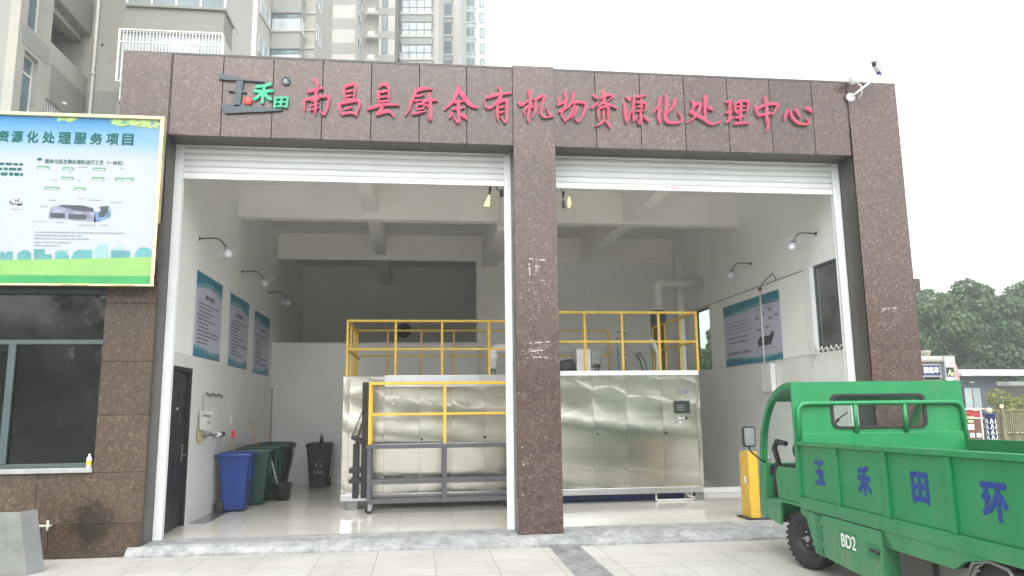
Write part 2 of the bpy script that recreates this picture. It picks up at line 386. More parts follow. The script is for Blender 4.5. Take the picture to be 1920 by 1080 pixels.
def tag(o, label=None, cat=None, group=None, kind=None):
    if label: o['label'] = label
    if cat: o['category'] = cat
    if group: o['group'] = group
    if kind: o['kind'] = kind
    return o
def thing(name, label, cat, loc=(0, 0, 0), group=None, rz=0):
    o = bpy.data.objects.new(name, None); COL.objects.link(o); o.location = loc; o.rotation_euler = (0, 0, rz); o.empty_display_size = .1
    return tag(o, label, cat, group)
def copy_tree(o, parent=None):
    c = o.copy(); COL.objects.link(c)
    if parent is not None: c.parent = parent
    for ch in list(o.children):
        if ch is not c: copy_tree(ch, c)
    return c

_tc = {}
def glyphs(body, bold=0.0, depth=.1, nib=None):
    key = (body, bold, depth, nib)
    if key not in _tc:
        cu = bpy.data.curves.new('lettering', 'FONT'); cu.body = body; cu.extrude = depth/2; cu.resolution_u = 3
        cu.align_x = 'LEFT'; ob = bpy.data.objects.new('lettering', cu); COL.objects.link(ob)
        dg = bpy.context.evaluated_depsgraph_get(); me = bpy.data.meshes.new_from_object(ob.evaluated_get(dg))
        V0 = [v.co.copy() for v in me.vertices]; F0 = [tuple(p.vertices) for p in me.polygons]
        if nib is None: sh = [(0, 0)]+([(bold*math.cos(k*.785), bold*math.sin(k*.785)) for k in range(8)] if bold > .004 else [])
        else: sh = [(bold*q*math.cos(nib), bold*q*math.sin(nib)) for q in (-1.6, -1.2, -.8, -.4, 0, .4, .8, 1.2, 1.6)]+[(0, bold*.4), (0, -bold*.4)]
        V, F = [], []
        for k, (dx, dy) in enumerate(sh):       # a broad pen: the outline repeated along the nib, each copy a hair lower
            o_ = len(V); V += [Vector((v.x+dx, v.y+dy, v.z*(1-.016*k))) for v in V0]; F += [tuple(i+o_ for i in f) for f in F0]
        _tc[key] = (V, F)
        bpy.data.objects.remove(ob); bpy.data.curves.remove(cu); bpy.data.meshes.remove(me)
    return _tc[key]
def text(body, o, ux, uy, wd, ht, depth=.004, bold=0.0, slant=0, rise=0, wob=0, m=None, nib=None):
    """lettering filling the rectangle wd x ht at o (lower left), on axes ux,uy; thickness along ux x uy"""
    vs, fs = glyphs(body, bold, .1, nib)
    o, ux, uy = Vector(o), Vector(ux).normalized(), Vector(uy).normalized(); nz = ux.cross(uy)
    xs = [v.x for v in vs]; ys = [v.y for v in vs]; x0, x1, y0, y1 = min(xs), max(xs), min(ys), max(ys)
    out = []
    for v in vs:
        a = (v.x-x0)/(x1-x0); b = (v.y-y0)/(y1-y0); c = (v.z/.1+.5)
        if wob: a += wob*math.sin(7*b+4*a)+wob*.6*math.sin(15*a+3*b); b += wob*math.sin(6*a+2.1*b+1)+wob*.7*math.sin(13*b+9*a)
        out.append(o+ux*(a*wd+slant*b*ht)+uy*(b*ht+rise*a*wd)+nz*(c*depth))
    m = m or MB(); m.add(out, fs); return m

def scribble(m, o, ux, uy, wd, rows, pitch, h, r, fill=.75, indent=0):
    """illegible small print: short dashes of uneven length in rows, top down"""
    o, ux, uy = Vector(o), Vector(ux), Vector(uy)
    for k in range(rows):
        x = r.uniform(0, indent); end = wd*r.uniform(fill, 1)
        while x < end:
            l = min(r.uniform(h*.7, h*2.6), end-x); p = o+ux*x-uy*(k*pitch); hh = h*r.uniform(.65, 1)
            m.add([p, p+ux*l, p+ux*l+uy*hh, p+uy*hh], [(0, 1, 2, 3)]); x += l+h*r.uniform(.2, .5)
    return m

# ------------------------------------------------------------------ ground
G = -0.12
m = MB(); m.add([(-400, -400, G-.012), (400, -400, G-.012), (400, 400, G-.012), (-400, 400, G-.012)], [(0, 1, 2, 3)])
tag(m.build('ground', plain('far_ground', (.26, .25, .22), .9, var=.15, scale=.1)), kind='structure')
m = MB(); m.add([(-40, -16.5, G-.004), (60, -16.5, G-.004), (60, 34, G-.004), (-40, 34, G-.004)], [(0, 1, 2, 3)])
tag(m.build('paved_forecourt', 'paving'), kind='structure')
m = MB(); m.add([(-60, -21, G+.02), (80, -21, G+.02), (80, -16.5, G+.02), (-60, -16.5, G+.02)], [(0, 1, 2, 3)])
tag(m.build('grass_verge', plain('mown_grass', (.06, .13, .03), .9, var=.3, scale=3)), kind='structure')
m = MB(); m.add([(-200, -42, G-.004), (200, -42, G-.004), (200, -21, G-.004), (-200, -21, G-.004)], [(0, 1, 2, 3)])
tag(m.build('road', plain('dusty_asphalt', (.19, .165, .145), .85, var=.15, scale=.3)), kind='structure')
tag(box(-120, 120, -43, -42, G, 1.9).build('unseen_white_wall', plain('unseen_wall_paint', (.62, .62, .58), .85)), kind='structure')  # unseen low white wall, added for the pale band reflected in the steel
m = MB(); m.add([(5.17, -.28, G), (5.57, -.28, G), (5.50, -14, G), (5.0, -14, G)], [(0, 1, 2, 3)])
tag(m.build('drain_strip', 'strip'), kind='structure')
# sloped concrete threshold in front of both bays
m = MB(); N = 60; tops = []
r2 = random.Random(3)
prof = []
for i in range(N+1):
    x = -.06+10.25*i/N; j = r2.uniform(-.012, .012)
    yf = -.10-.22*min(1, max(0, (x-.2)/5))+j; yt = .02+r2.uniform(-.008, .008)
    if i == 0: x -= .1
    prof.append([(x, yf, G-.02), (x, yf, G+.025+j*.5), (x, (yf+yt)/2-.015, -.032+j*.4), (x, yt, .003), (x, .50, .003)])
vs = [p for q in prof for p in q]; fs = []
for i in range(N):
    for k in range(4): a = i*5+k; fs.append((a, a+5, a+6, a+1))
fs.append((0, 1, 2, 3, 4)); fs.append(tuple(N*5+k for k in (4, 3, 2, 1, 0)))
m.add(vs, fs, False); tag(m.build('threshold_ramp', 'ramp'), kind='structure')

# ------------------------------------------------------------------ treatment building
ZT, ZB = 6.634, 5.445
B = thing('treatment_building', 'granite fronted depot with two open shutter bays and red lettering', 'building', (0, 0, G))
XP0, XP1, XR, XO = 4.80, 5.4145, 10.047, 10.85
def panels(m, x0, x1, z0, z1, xj, zj, yf, th=.03, g=.005, skip=()):
    xs = [x0]+[q for q in xj if x0 < q < x1]+[x1]; zs = [z0]+[q for q in zj if z0 < q < z1]+[z1]
    for i in range(len(xs)-1):
        for k in range(len(zs)-1):
            dy = rnd.uniform(-.0015, .0015)
            m.box(xs[i]+(g if i else 0), xs[i+1]-(g if i < len(xs)-2 else 0), yf+dy, yf+th, zs[k]+(g if k else 0), zs[k+1]-(g if k < len(zs)-2 else 0))
TJ = [.016+.6849*k for k in range(8)]
TJ2 = [6.0407+.6849*k for k in range(7)]
# fascia over each bay
m = MB(); panels(m, .0, XP0-.002, ZB, ZT, TJ, [], 0)
m.build('fascia', 'granite', B, .003)
m = MB(); panels(m, XP1+.002, XR-.002, ZB, ZT, TJ2, [], 0); m.build('fascia', 'granite', B, .003)
# soffit panels between the fascia and the shutters
for x0, x1, tj in ((.0, XP0, TJ), (XP1, XR, TJ2)):
    m = MB(); xs = [x0+.003]+[q for q in tj if x0+.1 < q < x1-.1]+[x1-.003]
    for i in range(len(xs)-1): m.box(xs[i]+.002, xs[i+1]-.002, .031, .40, ZB+.001, ZB+.03)
    m.build('soffit', 'granite_dark', B)
# concrete core behind the fascia, roof
box(-.60, 10.80, .034, .40, ZB+.034, ZT-.02).build('lintel', 'joint', B)
box(-.64, 10.845, -.004, 13.0, ZT-.018, ZT+.018).build('parapet_cap', 'granite_dark', B, .004)
# columns
m = MB(); panels(m, XP0, XP1, .0, ZT+.03, [], [5.25, 4.55, 3.87, 3.21, 2.53, 1.84, 1.13, .47], -.03)
pc = m.build('pillar', 'granite', B, .003)
m = MB(); m.box(XP0+.006, XP0+.03, .0015, .40, .0, ZB-.002); m.box(XP1-.03, XP1-.006, .0015, .40, .0, ZB-.002); m.build('pillar_return', 'granite_dark', B)
box(XP0+.032, XP1-.032, .004, .40, 0, ZB+.03).build('pillar_core', 'joint', B); box(XP0+.001, XP1-.001, .405, .60, 0, ZB+.03).build('pillar_core', 'plaster', B); box(XR+.032, XO-.035, .004, .40, G, ZT-.03).build('pillar_core', 'joint', B); box(-.62, -.035, .031, .40, G, ZT-.03).build('pillar_core', 'joint', B)
m = MB(); panels(m, XR, XO, G, ZT+.004, [], [5.95, 5.27, 4.56, 3.89, 3.19, 2.5, 1.8, 1.1, .4], -.03); m.build('pillar', 'granite', B, .003)
m = MB(); m.box(XR+.006, XR+.03, .0015, .40, 0, ZB-.002); m.build('pillar_return', 'granite_dark', B)
m = MB()
zs = [G, .4, 1.1, 1.8, 2.5, 3.19, 3.89, 4.56, 5.27, 5.95, ZT-.02]; ys = [.0015, .8, 1.6, 2.4, 3.2]
for i in range(len(zs)-1):
    for k in range(len(ys)-1): m.box(XO-.03, XO-.004, ys[k]+.003, ys[k+1]-.003, zs[i]+.003, zs[i+1]-.003)
m.build('side_cladding', 'granite', B)
m = MB(); panels(m, -.645, -.004, 3.4, ZT+.004, [], [6.40, 5.6, 4.9, 4.2], -.004); m.box(-.647, -.625, .03, .6, 3.4, ZT-.02)
m.build('pillar', 'granite', B, .003)
box(-.03, -.001, .031, .40, G, ZB-.002).build('pillar_return', 'granite_dark', B)
# glue residue left on the pillars
def flakes(px, pz, wd, ht, n, seed, y=-.0335, bars=()):
    r = random.Random(seed); m = MB()
    for k in range(n):
        a, b = px+r.gauss(0, wd/2.6), pz+r.gauss(0, ht/2.6); s = r.uniform(.003, .011)
        p = [(a+s*r.uniform(.5, 1.5)*math.cos(t), b+s*r.uniform(.3, 1.)*math.sin(t)) for t in (0, 1.1, 2.2, 3.3, 4.4, 5.4)]
        m.prism(p, (0, y, 0), (1, 0, 0), (0, 0, 1), (0, .0012, 0))
    for (a0, b0, a1, b1, t) in bars:
        L = 8
        for k in range(L):
            if r.random() < .25: continue
            f0, f1 = k/L, (k+1)/L; q = t*r.uniform(.5, 1.2)
            m.bar((a0+(a1-a0)*f0, y, b0+(b1-b0)*f0), (a0+(a1-a0)*f1, y, b0+(b1-b0)*f1), .0014, q, (0, 0, 1) if abs(a1-a0) > abs(b1-b0) else (1, 0, 0))
    m.build('glue_residue', 'residue', B)
flakes(5.10, 3.62, .30, .30, 26, 1, bars=((5.0, 3.76, 5.24, 3.74, .022), (5.0, 3.75, 5.01, 3.52, .02), (5.09, 3.66, 5.16, 3.64, .02), (5.1, 3.66, 5.1, 3.57, .014), (5.16, 3.45, 5.22, 3.45, .016)))
flakes(5.1, 3.2, .36, .35, 34, 2); flakes(5.12, 2.45, .36, .13, 60, 3, bars=((4.99, 2.56, 5.27, 2.58, .016), (5.0, 2.45, 5.28, 2.47, .02), (5.0, 2.37, 5.25, 2.36, .014)))
flakes(4.9, .9, .1, .5, 12, 4)
flakes(10.42, 3.05, .26, .05, 22, 5, bars=((10.3, 3.06, 10.52, 3.08, .02),)); flakes(10.4, 2.8, .3, .2, 12, 6)
flakes(10.4, 4.0, .5, 1.2, 14, 8)
# guide rails
for x0, x1 in ((0.0, .115), (XP0-.09, XP0-.001), (XP1+.001, XP1+.08), (XR-.115, XR-.001)):
    m = MB(); m.box(x0, x1, .402, .422, .004, ZB); m.box(x0, x1, .472, .492, .004, ZB); m.box(x0 if x0 in (0.0, XP1+.001) else x1-.02, x0+.02 if x0 in (0.0, XP1+.001) else x1, .422, .472, .004, ZB)
    m.build('guide_rail', 'white', B, .003)
# roller shutters, rolled up
for x0, x1, zb in ((.03, XP0-.03, 4.955), (XP1+.03, XR-.03, 4.945)):
    m = MB(); z = zb+.09; sect = []
    while z < ZB+.25:
        for t, d in ((0, .026), (.10, .004), (.45, -.006), (.84, .002), (1, .026)): sect.append((.440+d, z+.098*t))
        z += .098
    n = len(sect); XS = [x0+(x1-x0)*i/12 for i in range(13)]
    vs = []
    for i, x in enumerate(XS):
        sag = .006*math.sin(i*1.3)
        vs += [(x, y, zz+sag*.3) for y, zz in sect]
    fs = [(i*n+k, (i+1)*n+k, (i+1)*n+k+1, i*n+k+1) for i in range(12) for k in range(n-1)]
    m.add(vs, fs, False); sh = m.build('roller_shutter', 'shutter', B)
    so_ = sh.modifiers.new('thick', 'SOLIDIFY'); so_.thickness = .01
    mm = MB(); mm.prism([(.422, zb), (.462, zb), (.458, zb+.088), (.428, zb+.088)], (x0, 0, 0), (0, 1, 0), (0, 0, 1), (x1-x0, 0, 0)); mm.build('bottom_bar', 'shutter', sh, .003)
m = MB(); scribble(m, (7.20, .4215, 4.995), (1, 0, 0), (0, 0, 1), .26, 2, .03, .018, random.Random(5)); m.build('faded_print', 'letter_edge', B)
# inside: walls with window openings, ceiling, beams
CZ = 6.02; YB = 12.7
m = MB(); m.wall('x', -.001, -.24, .42, YB, 0, CZ, [(.8, 1.78, -.1, 2.33)]); m.build('side_wall', 'plaster', B)
WH = [(.62, 1.40, 2.52, 3.98), (6.02, 6.90, 2.38, 3.93), (9.3, 10.6, 2.4, 4.2)]  # last opening is an unseen window added for side light
m = MB(); m.wall('x', 10.05, .07, .424, YB, G, CZ, WH); m.build('side_wall', 'plaster', B)
box(-.24, 10.29, YB, YB+.2, G, CZ).build('back_wall', 'plaster', B)
m = MB(); m.wall('y', 8.40, .2, 5.36, 10.048, 0, CZ-.002); m.build('partition_wall', 'plaster', B)
box(.002, 4.88, 8.01, 8.21, 0, 3.25).build('half_wall', 'plaster', B)
box(-.24, 10.29, .402, YB, CZ, CZ+.15).build('ceiling', 'ceilp', B)
for (y0, y1) in ((4.20, 4.45), (8.35, 8.398)): box(.001, 10.048, y0, y1, 5.37, CZ-.001).build('ceiling_beam', 'beamp', B, .004)
for x0, x1, z in ((2.37, 2.63, 5.50), (5.02, 5.42, 5.24), (7.60, 7.87, 5.42)):
    box(x0, x1, .50, 4.198, z, CZ-.002).build('ceiling_beam', 'beamp', B, .004); box(x0, x1, 4.452, 8.348, z, CZ-.002).build('ceiling_beam', 'beamp', B, .004)
box(2.37, 2.63, 8.6, YB-.001, 5.45, CZ-.002).build('ceiling_beam', 'beamp', B, .004)
box(4.885, 5.355, 8.352, 8.80, 0, 5.368).build('inner_column', 'beamp', B, .004)
# glazed wainscot tiles
m = MB(); m.wall('x', .012, -.012, .50, 8.0, 0, 2.52, [(.8, 1.78, -.1, 2.33)]); m.build('wall_tiling', 'tile_x', B)
m = MB(); m.wall('x', 10.038, .012, .50, 8.39, 0, 2.50); m.build('wall_tiling', 'tile_x', B)
box(.013, 4.88, 7.995, 8.009, 0, 3.235).build('wall_tiling', 'tile_y', B)
box(.0, 4.882, 7.985, 8.215, 3.251, 3.28).build('wall_ledge', 'plaster', B, .003)
box(5.36, 10.036, 8.388, 8.399, 0, 3.24).build('wall_tiling', 'tile_y', B)
m = MB(); m.wall('x', 10.030, .019, 1.66, 8.38, 2.505, 3.95, [(6.02, 6.90, 2.38, 3.96)]); m.build('wall_lining', 'plaster', B); box(10.024, 10.049, 1.66, 8.38, 3.951, 3.968).build('lining_shadow_line', 'grey_r', B)  # thin grey strip: shadow line of the lining's step put into colour
box(9.99, 10.049, 1.42, 1.655, 2.505, 3.96).build('window_surround', 'white', B, .004)
tag(box(-.02, 10.05, .425, YB, -.10, 0.0).build('interior_floor', 'floor', B))
# windows
def side_window(y0, y1, z0, z1, glass, ajar=False):
    m = MB(); t = .05
    for a in ((y0, y0+t, z0, z1), (y1-t, y1, z0, z1), (y0+t, y1-t, z0, z0+t), (y0+t, y1-t, z1-t, z1)): m.box(10.052, 10.10, *a)
    f = m.build('window', 'dframe', B, .003)
    box(10.07, 10.077, y0+t, y1-t, z0+t, z1-t).build('pane', glass, f)
side_window(.62, 1.40, 2.52, 3.98, 'hazy_glass'); side_window(6.02, 6.90, 2.38, 3.93, 'clear'); side_window(9.3, 10.6, 2.4, 4.2, 'clear')  # deepest window is out of view, added to brighten the back
# black panelled door in the left wall
m = MB(); m.box(-.12, .006, .802, .86, .004, 2.328); m.box(-.12, .006, 1.72, 1.778, .004, 2.328); m.box(-.12, .006, .86, 1.72, 2.27, 2.328)
d = m.build('door_frame', 'blackp', B, .004)
m = MB(); m.box(-.09, -.05, .862, 1.718, .006, 2.268)
for z0, z1 in ((.12, .62), (.70, 1.18), (1.26, 1.66), (1.74, 2.16)):
    for y0, y1 in ((.95, 1.25), (1.33, 1.63)): m.box(-.05, -.038, y0, y1, z0, z1)
dl = m.build('door', 'blackp', d, .006)
m = MB(); m.tube([(-.045, 1.60, 1.04), (.005, 1.60, 1.04), (.015, 1.59, 1.04), (.015, 1.47, 1.04)], .011, 8); m.box(-.048, -.03, 1.575, 1.625, .94, 1.20); m.build('handle', 'hubm', dl)
m = MB(); m.lathe([(0, .0), (.02, 0), (.016, .012), (0, .014)], (-.05, 1.29, 1.72), (1, 0, 0), 12); m.build('peephole', 'white', dl)
# small cornice stone sticking out on the far side
box(XO+.001, XO+.30, .25, .62, 3.36, 3.58).build('side_ledge', 'granite', B, .005)
# opening in the right wall shows a small dim annex outside: leaves the view to the trees

# ------------------------------------------------------------------ lettering on the fascia
SG = thing('fascia_lettering', 'row of pink red raised brush style characters across the granite fascia', 'sign', (1.79, -.003, 5.8))
# brush strokes of the fifteen characters: (zoom scale, origin x, origin y, [(width, points...)...])
BRUSH = [
 (9.6, 555, 140, [(70, 335,75, 375,150, 375,230), (70, 215,300, 330,270, 480,235), (60, 380,230, 360,340, 350,420), (45, 150,440, 150,560, 155,650), (55, 180,450, 380,400, 560,385, 590,430, 560,600, 500,720, 430,650), (40, 270,470, 420,430), (35, 260,560, 400,510), (35, 250,630, 410,590), (60, 350,420, 350,560, 340,710)]),
 (9.6, 555, 140, [(50, 860,225, 880,440), (60, 850,225, 1000,170, 1060,170, 1060,300, 1030,440), (42, 900,300, 1020,285), (42, 900,385, 1010,365), (40, 880,450, 1030,430), (60, 770,500, 790,600, 810,700), (60, 790,520, 950,480, 1110,460, 1140,540, 1110,640, 1080,740), (45, 880,605, 1010,580), (48, 815,710, 960,680, 1080,715)]),
 (9.6, 555, 140, [(60, 1480,290, 1490,520), (62, 1500,220, 1560,170, 1650,200, 1670,330, 1660,500), (50, 1500,310, 1650,290), (42, 1500,400, 1640,385), (45, 1510,485, 1650,470), (66, 1290,610, 1430,570, 1600,535, 1850,540), (60, 1560,580, 1500,660, 1450,725), (66, 1450,705, 1600,660, 1700,670, 1765,755)]),
 (8.727, 745, 150, [(70, 285,180, 400,140, 565,140), (52, 310,170, 240,330, 190,480, 125,580), (36, 300,262, 440,240), (34, 280,340, 400,325), (36, 315,395, 322,480), (36, 310,400, 430,388, 430,470), (32, 320,478, 430,462), (36, 240,552, 350,530, 470,505), (52, 415,350, 540,325, 655,330), (62, 520,210, 540,400, 545,560, 545,650, 490,575), (40, 470,395, 505,435)]),
 (8.727, 745, 150, [(64, 1010,95, 970,230, 890,370, 770,480), (82, 1015,170, 1100,290, 1190,400, 1315,450), (46, 930,360, 1090,342), (48, 900,470, 1100,448), (62, 1000,340, 1000,500, 1005,690, 930,620), (62, 900,535, 850,620), (68, 1055,555, 1145,640)]),
 (8.727, 745, 150, [(60, 1450,285, 1600,245, 1870,205), (40, 1650,110, 1700,200, 1650,320, 1550,440, 1460,445, 1430,360, 1445,295), (52, 1640,400, 1640,560, 1645,655), (55, 1640,375, 1780,330, 1790,500, 1775,690, 1695,595), (34, 1670,450, 1750,432), (34, 1670,535, 1750,515), (60, 1690,170, 1690,330)]),
 (9.6, 960, 155, [(52, 115,340, 170,400, 280,335, 395,290), (62, 310,125, 330,300, 310,480, 285,620, 305,710), (52, 290,420, 220,500, 235,570), (34, 335,420, 385,455), (50, 430,310, 425,480, 375,625), (54, 425,305, 560,230, 570,290, 540,420, 525,560, 600,620, 750,600), (36, 690,590, 625,445)]),
 (9.6, 960, 155, [(48, 850,265, 830,410), (52, 830,400, 960,330, 1010,265), (52, 955,155, 970,330, 930,480, 890,560, 965,705), (42, 850,520, 1010,430), (50, 1105,165, 1100,300, 1030,420, 960,475), (54, 1060,365, 1200,345, 1330,380, 1300,530, 1210,695, 1130,635), (46, 1130,400, 1080,540, 1000,650, 950,690), (38, 1185,410, 1130,560, 1060,640)]),
 (9.6, 960, 155, [(56, 1460,215, 1545,285), (54, 1435,455, 1500,390, 1555,335), (44, 1645,140, 1640,210, 1600,300), (46, 1600,265, 1720,225, 1830,235, 1730,320), (56, 1665,260, 1640,350, 1555,425), (50, 1660,365, 1760,400, 1890,455), (42, 1570,470, 1560,560, 1570,665), (48, 1570,455, 1720,430, 1730,550, 1730,665), (40, 1655,495, 1640,640), (44, 1660,660, 1600,730, 1505,775), (50, 1690,680, 1740,740, 1770,805)]),
 (9.846, 1160, 165, [(62, 145,150, 215,225), (50, 105,270, 120,420, 130,560, 160,645), (38, 160,600, 230,430, 285,280), (50, 275,160, 400,150, 510,135), (46, 290,180, 270,350, 270,610), (44, 335,260, 505,285, 490,420), (36, 350,340, 480,338), (40, 340,420, 480,418), (42, 420,190, 420,420), (52, 410,450, 410,665, 350,585), (48, 340,500, 280,600), (54, 480,520, 555,615)]),
 (9.846, 1160, 165, [(58, 770,165, 740,320, 635,465), (58, 750,380, 740,520, 765,645), (60, 880,135, 880,350, 860,520, 890,610, 1000,640, 1150,620, 1160,540, 1105,440), (62, 1030,195, 1030,300, 960,400, 880,475)]),
 (9.846, 1160, 165, [(52, 1355,225, 1400,320, 1325,435), (56, 1370,330, 1505,285, 1470,430, 1380,560, 1275,635), (70, 1330,440, 1450,500, 1560,560, 1720,660, 1880,620), (64, 1610,135, 1600,350, 1600,570), (64, 1655,350, 1750,405)]),
 (10.105, 1345, 175, [(48, 170,160, 295,135), (48, 165,365, 295,345), (54, 240,145, 240,370, 230,535), (48, 175,550, 305,435), (44, 340,180, 350,330, 405,395), (50, 350,185, 480,140, 580,155, 585,260, 560,335), (38, 360,252, 540,235), (42, 370,335, 550,318), (54, 455,150, 440,400, 440,560), (48, 355,455, 520,430), (54, 335,572, 450,560, 610,560)]),
 (10.105, 1345, 175, [(50, 735,240, 760,370, 815,445), (58, 765,290, 930,210, 1135,205, 1110,300, 1065,385), (50, 820,412, 960,385, 1065,380), (60, 910,55, 930,200, 940,450, 965,600, 940,715)]),
 (10.105, 1345, 175, [(56, 1335,325, 1300,420, 1282,515), (56, 1385,315, 1420,440, 1520,550, 1640,580, 1745,560, 1690,465), (48, 1480,295, 1530,370, 1575,455), (74, 1680,275, 1750,300, 1805,365)]),
]

def ray(px, py): return fw+rt*((px-960)/1417.5)-up*((py-540)/1417.5)
def on_front(px, py, y): d = ray(px, py); return CP+d*((y-CP.y)/d.y)
def ribbon(pts, wd):
    """outline of one brush stroke: smooth spine, pressed start, fuller middle, thinner lifted end"""
    P = [Vector(p) for p in pts]; P = [P[0]*2-P[1]]+P+[P[-1]*2-P[-2]]; sp = []
    for k in range(1, len(P)-2):
        for t in (0, .2, .4, .6, .8):
            a, b, c, d = P[k-1:k+3]; sp.append(.5*((2*b)+(c-a)*t+(2*a-5*b+4*c-d)*t*t+(3*b-a-3*c+d)*t**3))
    sp.append(P[-2]); n = len(sp); L, Rr = [], []
    for k, p in enumerate(sp):
        t = k/(n-1); tg = (sp[min(k+1, n-1)]-sp[max(k-1, 0)]).normalized(); nn = Vector((-tg.y, tg.x))
        h = wd/2*(.62+.42*math.sin(math.pi*min(1, t*1.15+.12))+(.10 if t < .15 else 0)-(.22*max(0, t-.8)/.2)); L.append(p+nn*h); Rr.append(p-nn*h)
    t0 = (sp[0]-sp[1]).normalized()*wd*.26; t1 = (sp[-1]-sp[-2]).normalized()*wd*.22
    return L, Rr, sp[0]+t0, sp[-1]+t1
def brush_char(data, y0, d0, d1, fat, mat, nm, par):
    sc, ox, oy, strokes = data; m = MB()
    for k, s_ in enumerate(strokes):
        wd = s_[0]*.84+fat*sc; pts = [(s_[1+2*i], s_[2+2*i]) for i in range((len(s_)-1)//2)]
        L, Rr, a, b = ribbon(pts, wd); yf = y0-d1-.0006*k; n = len(L)
        F = [on_front(ox+p.x/sc, oy+p.y/sc, yf) for p in L+Rr+[a, b]]; Bk = [Vector((p.x, y0-d0, p.z)) for p in F]
        vs = F+Bk; o2 = 2*n+2; fs = []
        for q in range(n-1): fs += [(q, q+1, n+q+1, n+q), (o2+q, o2+n+q, o2+n+q+1, o2+q+1)]
        fs += [(2*n, 0, n), (2*n+1, 2*n-1, n-1), (o2+2*n, o2+n, o2), (o2+2*n+1, o2+n-1, o2+2*n-1)]
        loop = [2*n]+list(range(n))+[2*n+1]+list(range(2*n-1, n-1, -1))
        for q in range(len(loop)): a_, b_ = loop[q], loop[(q+1) % len(loop)]; fs.append((a_, o2+a_, o2+b_, b_))
        m.add(vs, fs)
    return m.build(nm, mat, par)
for i, data in enumerate(BRUSH):
    y = -.0345 if i == 6 else -.004
    o = brush_char(data, y, .036, .046, 0, 'red_letter', 'character', SG)
    brush_char(data, y, .001, .034, .35, 'letter_edge', 'side_edge', o)
LG = thing('company_emblem', 'slate emblem of a stylised character with small green characters and red dot', 'emblem', (.7, -.003, 5.8))
F = ((1, 0, 0), (0, 0, 1), (0, -.035, 0)); O0 = (0, -.006, 0)
m = MB()
m.prism([(.645, 6.355), (.82, 6.325), (1.02, 6.285), (1.27, 6.265), (1.27, 6.245), (1.02, 6.255), (.80, 6.255), (.655, 6.265)], O0, *F)
m.prism([(.89, 6.25), (.985, 6.25), (.955, 5.87), (.875, 5.87)], O0, *F)
m.prism([(.79, 6.115), (1.03, 6.105), (1.03, 6.08), (.79, 6.09)], (0, -.004, 0), *F)
m.prism([(.70, 5.895), (.95, 5.90), (1.25, 5.87), (1.54, 5.858), (1.52, 5.835), (1.25, 5.805), (1.0, 5.785), (.77, 5.765), (.72, 5.82)], O0, *F)
m.build('emblem_strokes', 'logo_dark', LG, .003)
m = MB(); m.lathe([(0, .03), (.058, .03), (.062, .02), (.062, 0), (0, 0)], (1.055, -.006, 5.965), (0, -1, 0), 20); m.build('red_dot', 'logo_red', LG)
text('禾', (1.11, -.006, 5.93), (1, 0, 0), (0, 0, 1), .28, .30, .035, .035, .08, .05, .02).build('emblem_character', 'logo_green', LG)
text('田', (1.40, -.006, 5.865), (1, 0, 0), (0, 0, 1), .20, .17, .035, .035, .12, .05, .01).build('emblem_character', 'logo_green', LG)
m = MB(); m.lathe([(0, .018), (.045, .018), (.052, .026), (.062, .026), (.066, .018), (.066, 0), (0, 0)], (1.565, -.006, 6.285), (0, -1, 0), 24); rg = m.build('registered_mark', 'logo_dark', LG)
text('R', (1.535, -.0255, 6.255), (1, 0, 0), (0, 0, 1), .06, .06, .004, .02).build('mark_letter', 'steel_old', rg)

# ------------------------------------------------------------------ camera on the roof corner
K = thing('security_camera', 'white surveillance camera on a slanting arm at the roof corner', 'camera', (10.05, -.04, 6.36))
m = MB(); m.lathe([(0, .045), (.035, .045), (.07, .02), (.075, 0), (0, 0)], (10.08, -.034, 6.37), (0, -1, 0), 18); m.build('mounting_plate', 'white', K)
m = MB(); m.tube([(10.08, -.06, 6.37), (10.14, -.16, 6.42), (10.40, -.30, 6.62), (10.42, -.30, 6.645)], .017, 10); m.build('arm', 'white', K)
m = MB(); m.bar((10.27, -.42, 6.745), (10.47, -.24, 6.705), .075, .07); m.bar((10.25, -.44, 6.792), (10.48, -.23, 6.745), .10, .012); m.build('camera_body', 'white', K, .012)
m = MB(); m.lathe([(0, .012), (.03, .012), (.036, 0)], (10.268, -.422, 6.745), (-.73, -.66, .1), 14); m.build('lens', 'annex_glass', K)
m = MB(); m.bar((10.41, -.30, 6.63), (10.44, -.28, 6.70), .05, .04); m.build('joint_block', 'blue_tank', K, .006)
K2 = thing('floodlight', 'small round white lamp head on the parapet beside the camera arm', 'lamp', (10.09, -.04, 6.44))
m = MB(); m.lathe([(0, .13), (.05, .12), (.075, .03), (.085, 0), (.07, 0), (0, .012)], (10.09, -.16, 6.60), (-.5, -.4, .25), 18); m.build('lamp_head', 'white', K2)
m = MB(); m.tube([(10.20, -.036, 6.34), (10.23, -.12, 6.42), (10.20, -.15, 6.52), (10.14, -.14, 6.58)], .010, 8); m.build('cable', 'white', K2)

# ------------------------------------------------------------------ annex on the left (granite wall with window)
A = thing('annex_building', 'low granite annex with dark window beside the shutter bays', 'building', (-4, 0, G))
AX0 = -7.0; WX0, WX1, WZ0, WZ1 = -4.2, -.64, 1.0, 3.28
m = MB(); g = .003
def ap(x0, x1, z0, z1):
    m.box(x0+g, x1-g, .0+rnd.uniform(-.001, .001), .03, z0+g, z1-g)
for z0, z1 in ((G, .29), (.29, .92)):
    xs = [AX0, -5.6, -4.5, -3.4, -2.35, -1.30, -.002]
    if z0 < 0: xs = [AX0, -5.9, -4.8, -3.7, -2.65, -1.12, -.002]
    for i in range(len(xs)-1): ap(xs[i], xs[i+1], z0, z1)
for z0, z1 in ((.92, 1.64), (1.64, 2.33), (2.33, 3.10), (3.10, 3.36)): ap(WX1, -.002, z0, z1)
for z0, z1 in ((.92, 1.9), (1.9, 2.9), (2.9, 3.36)): ap(AX0, WX0, z0, z1)
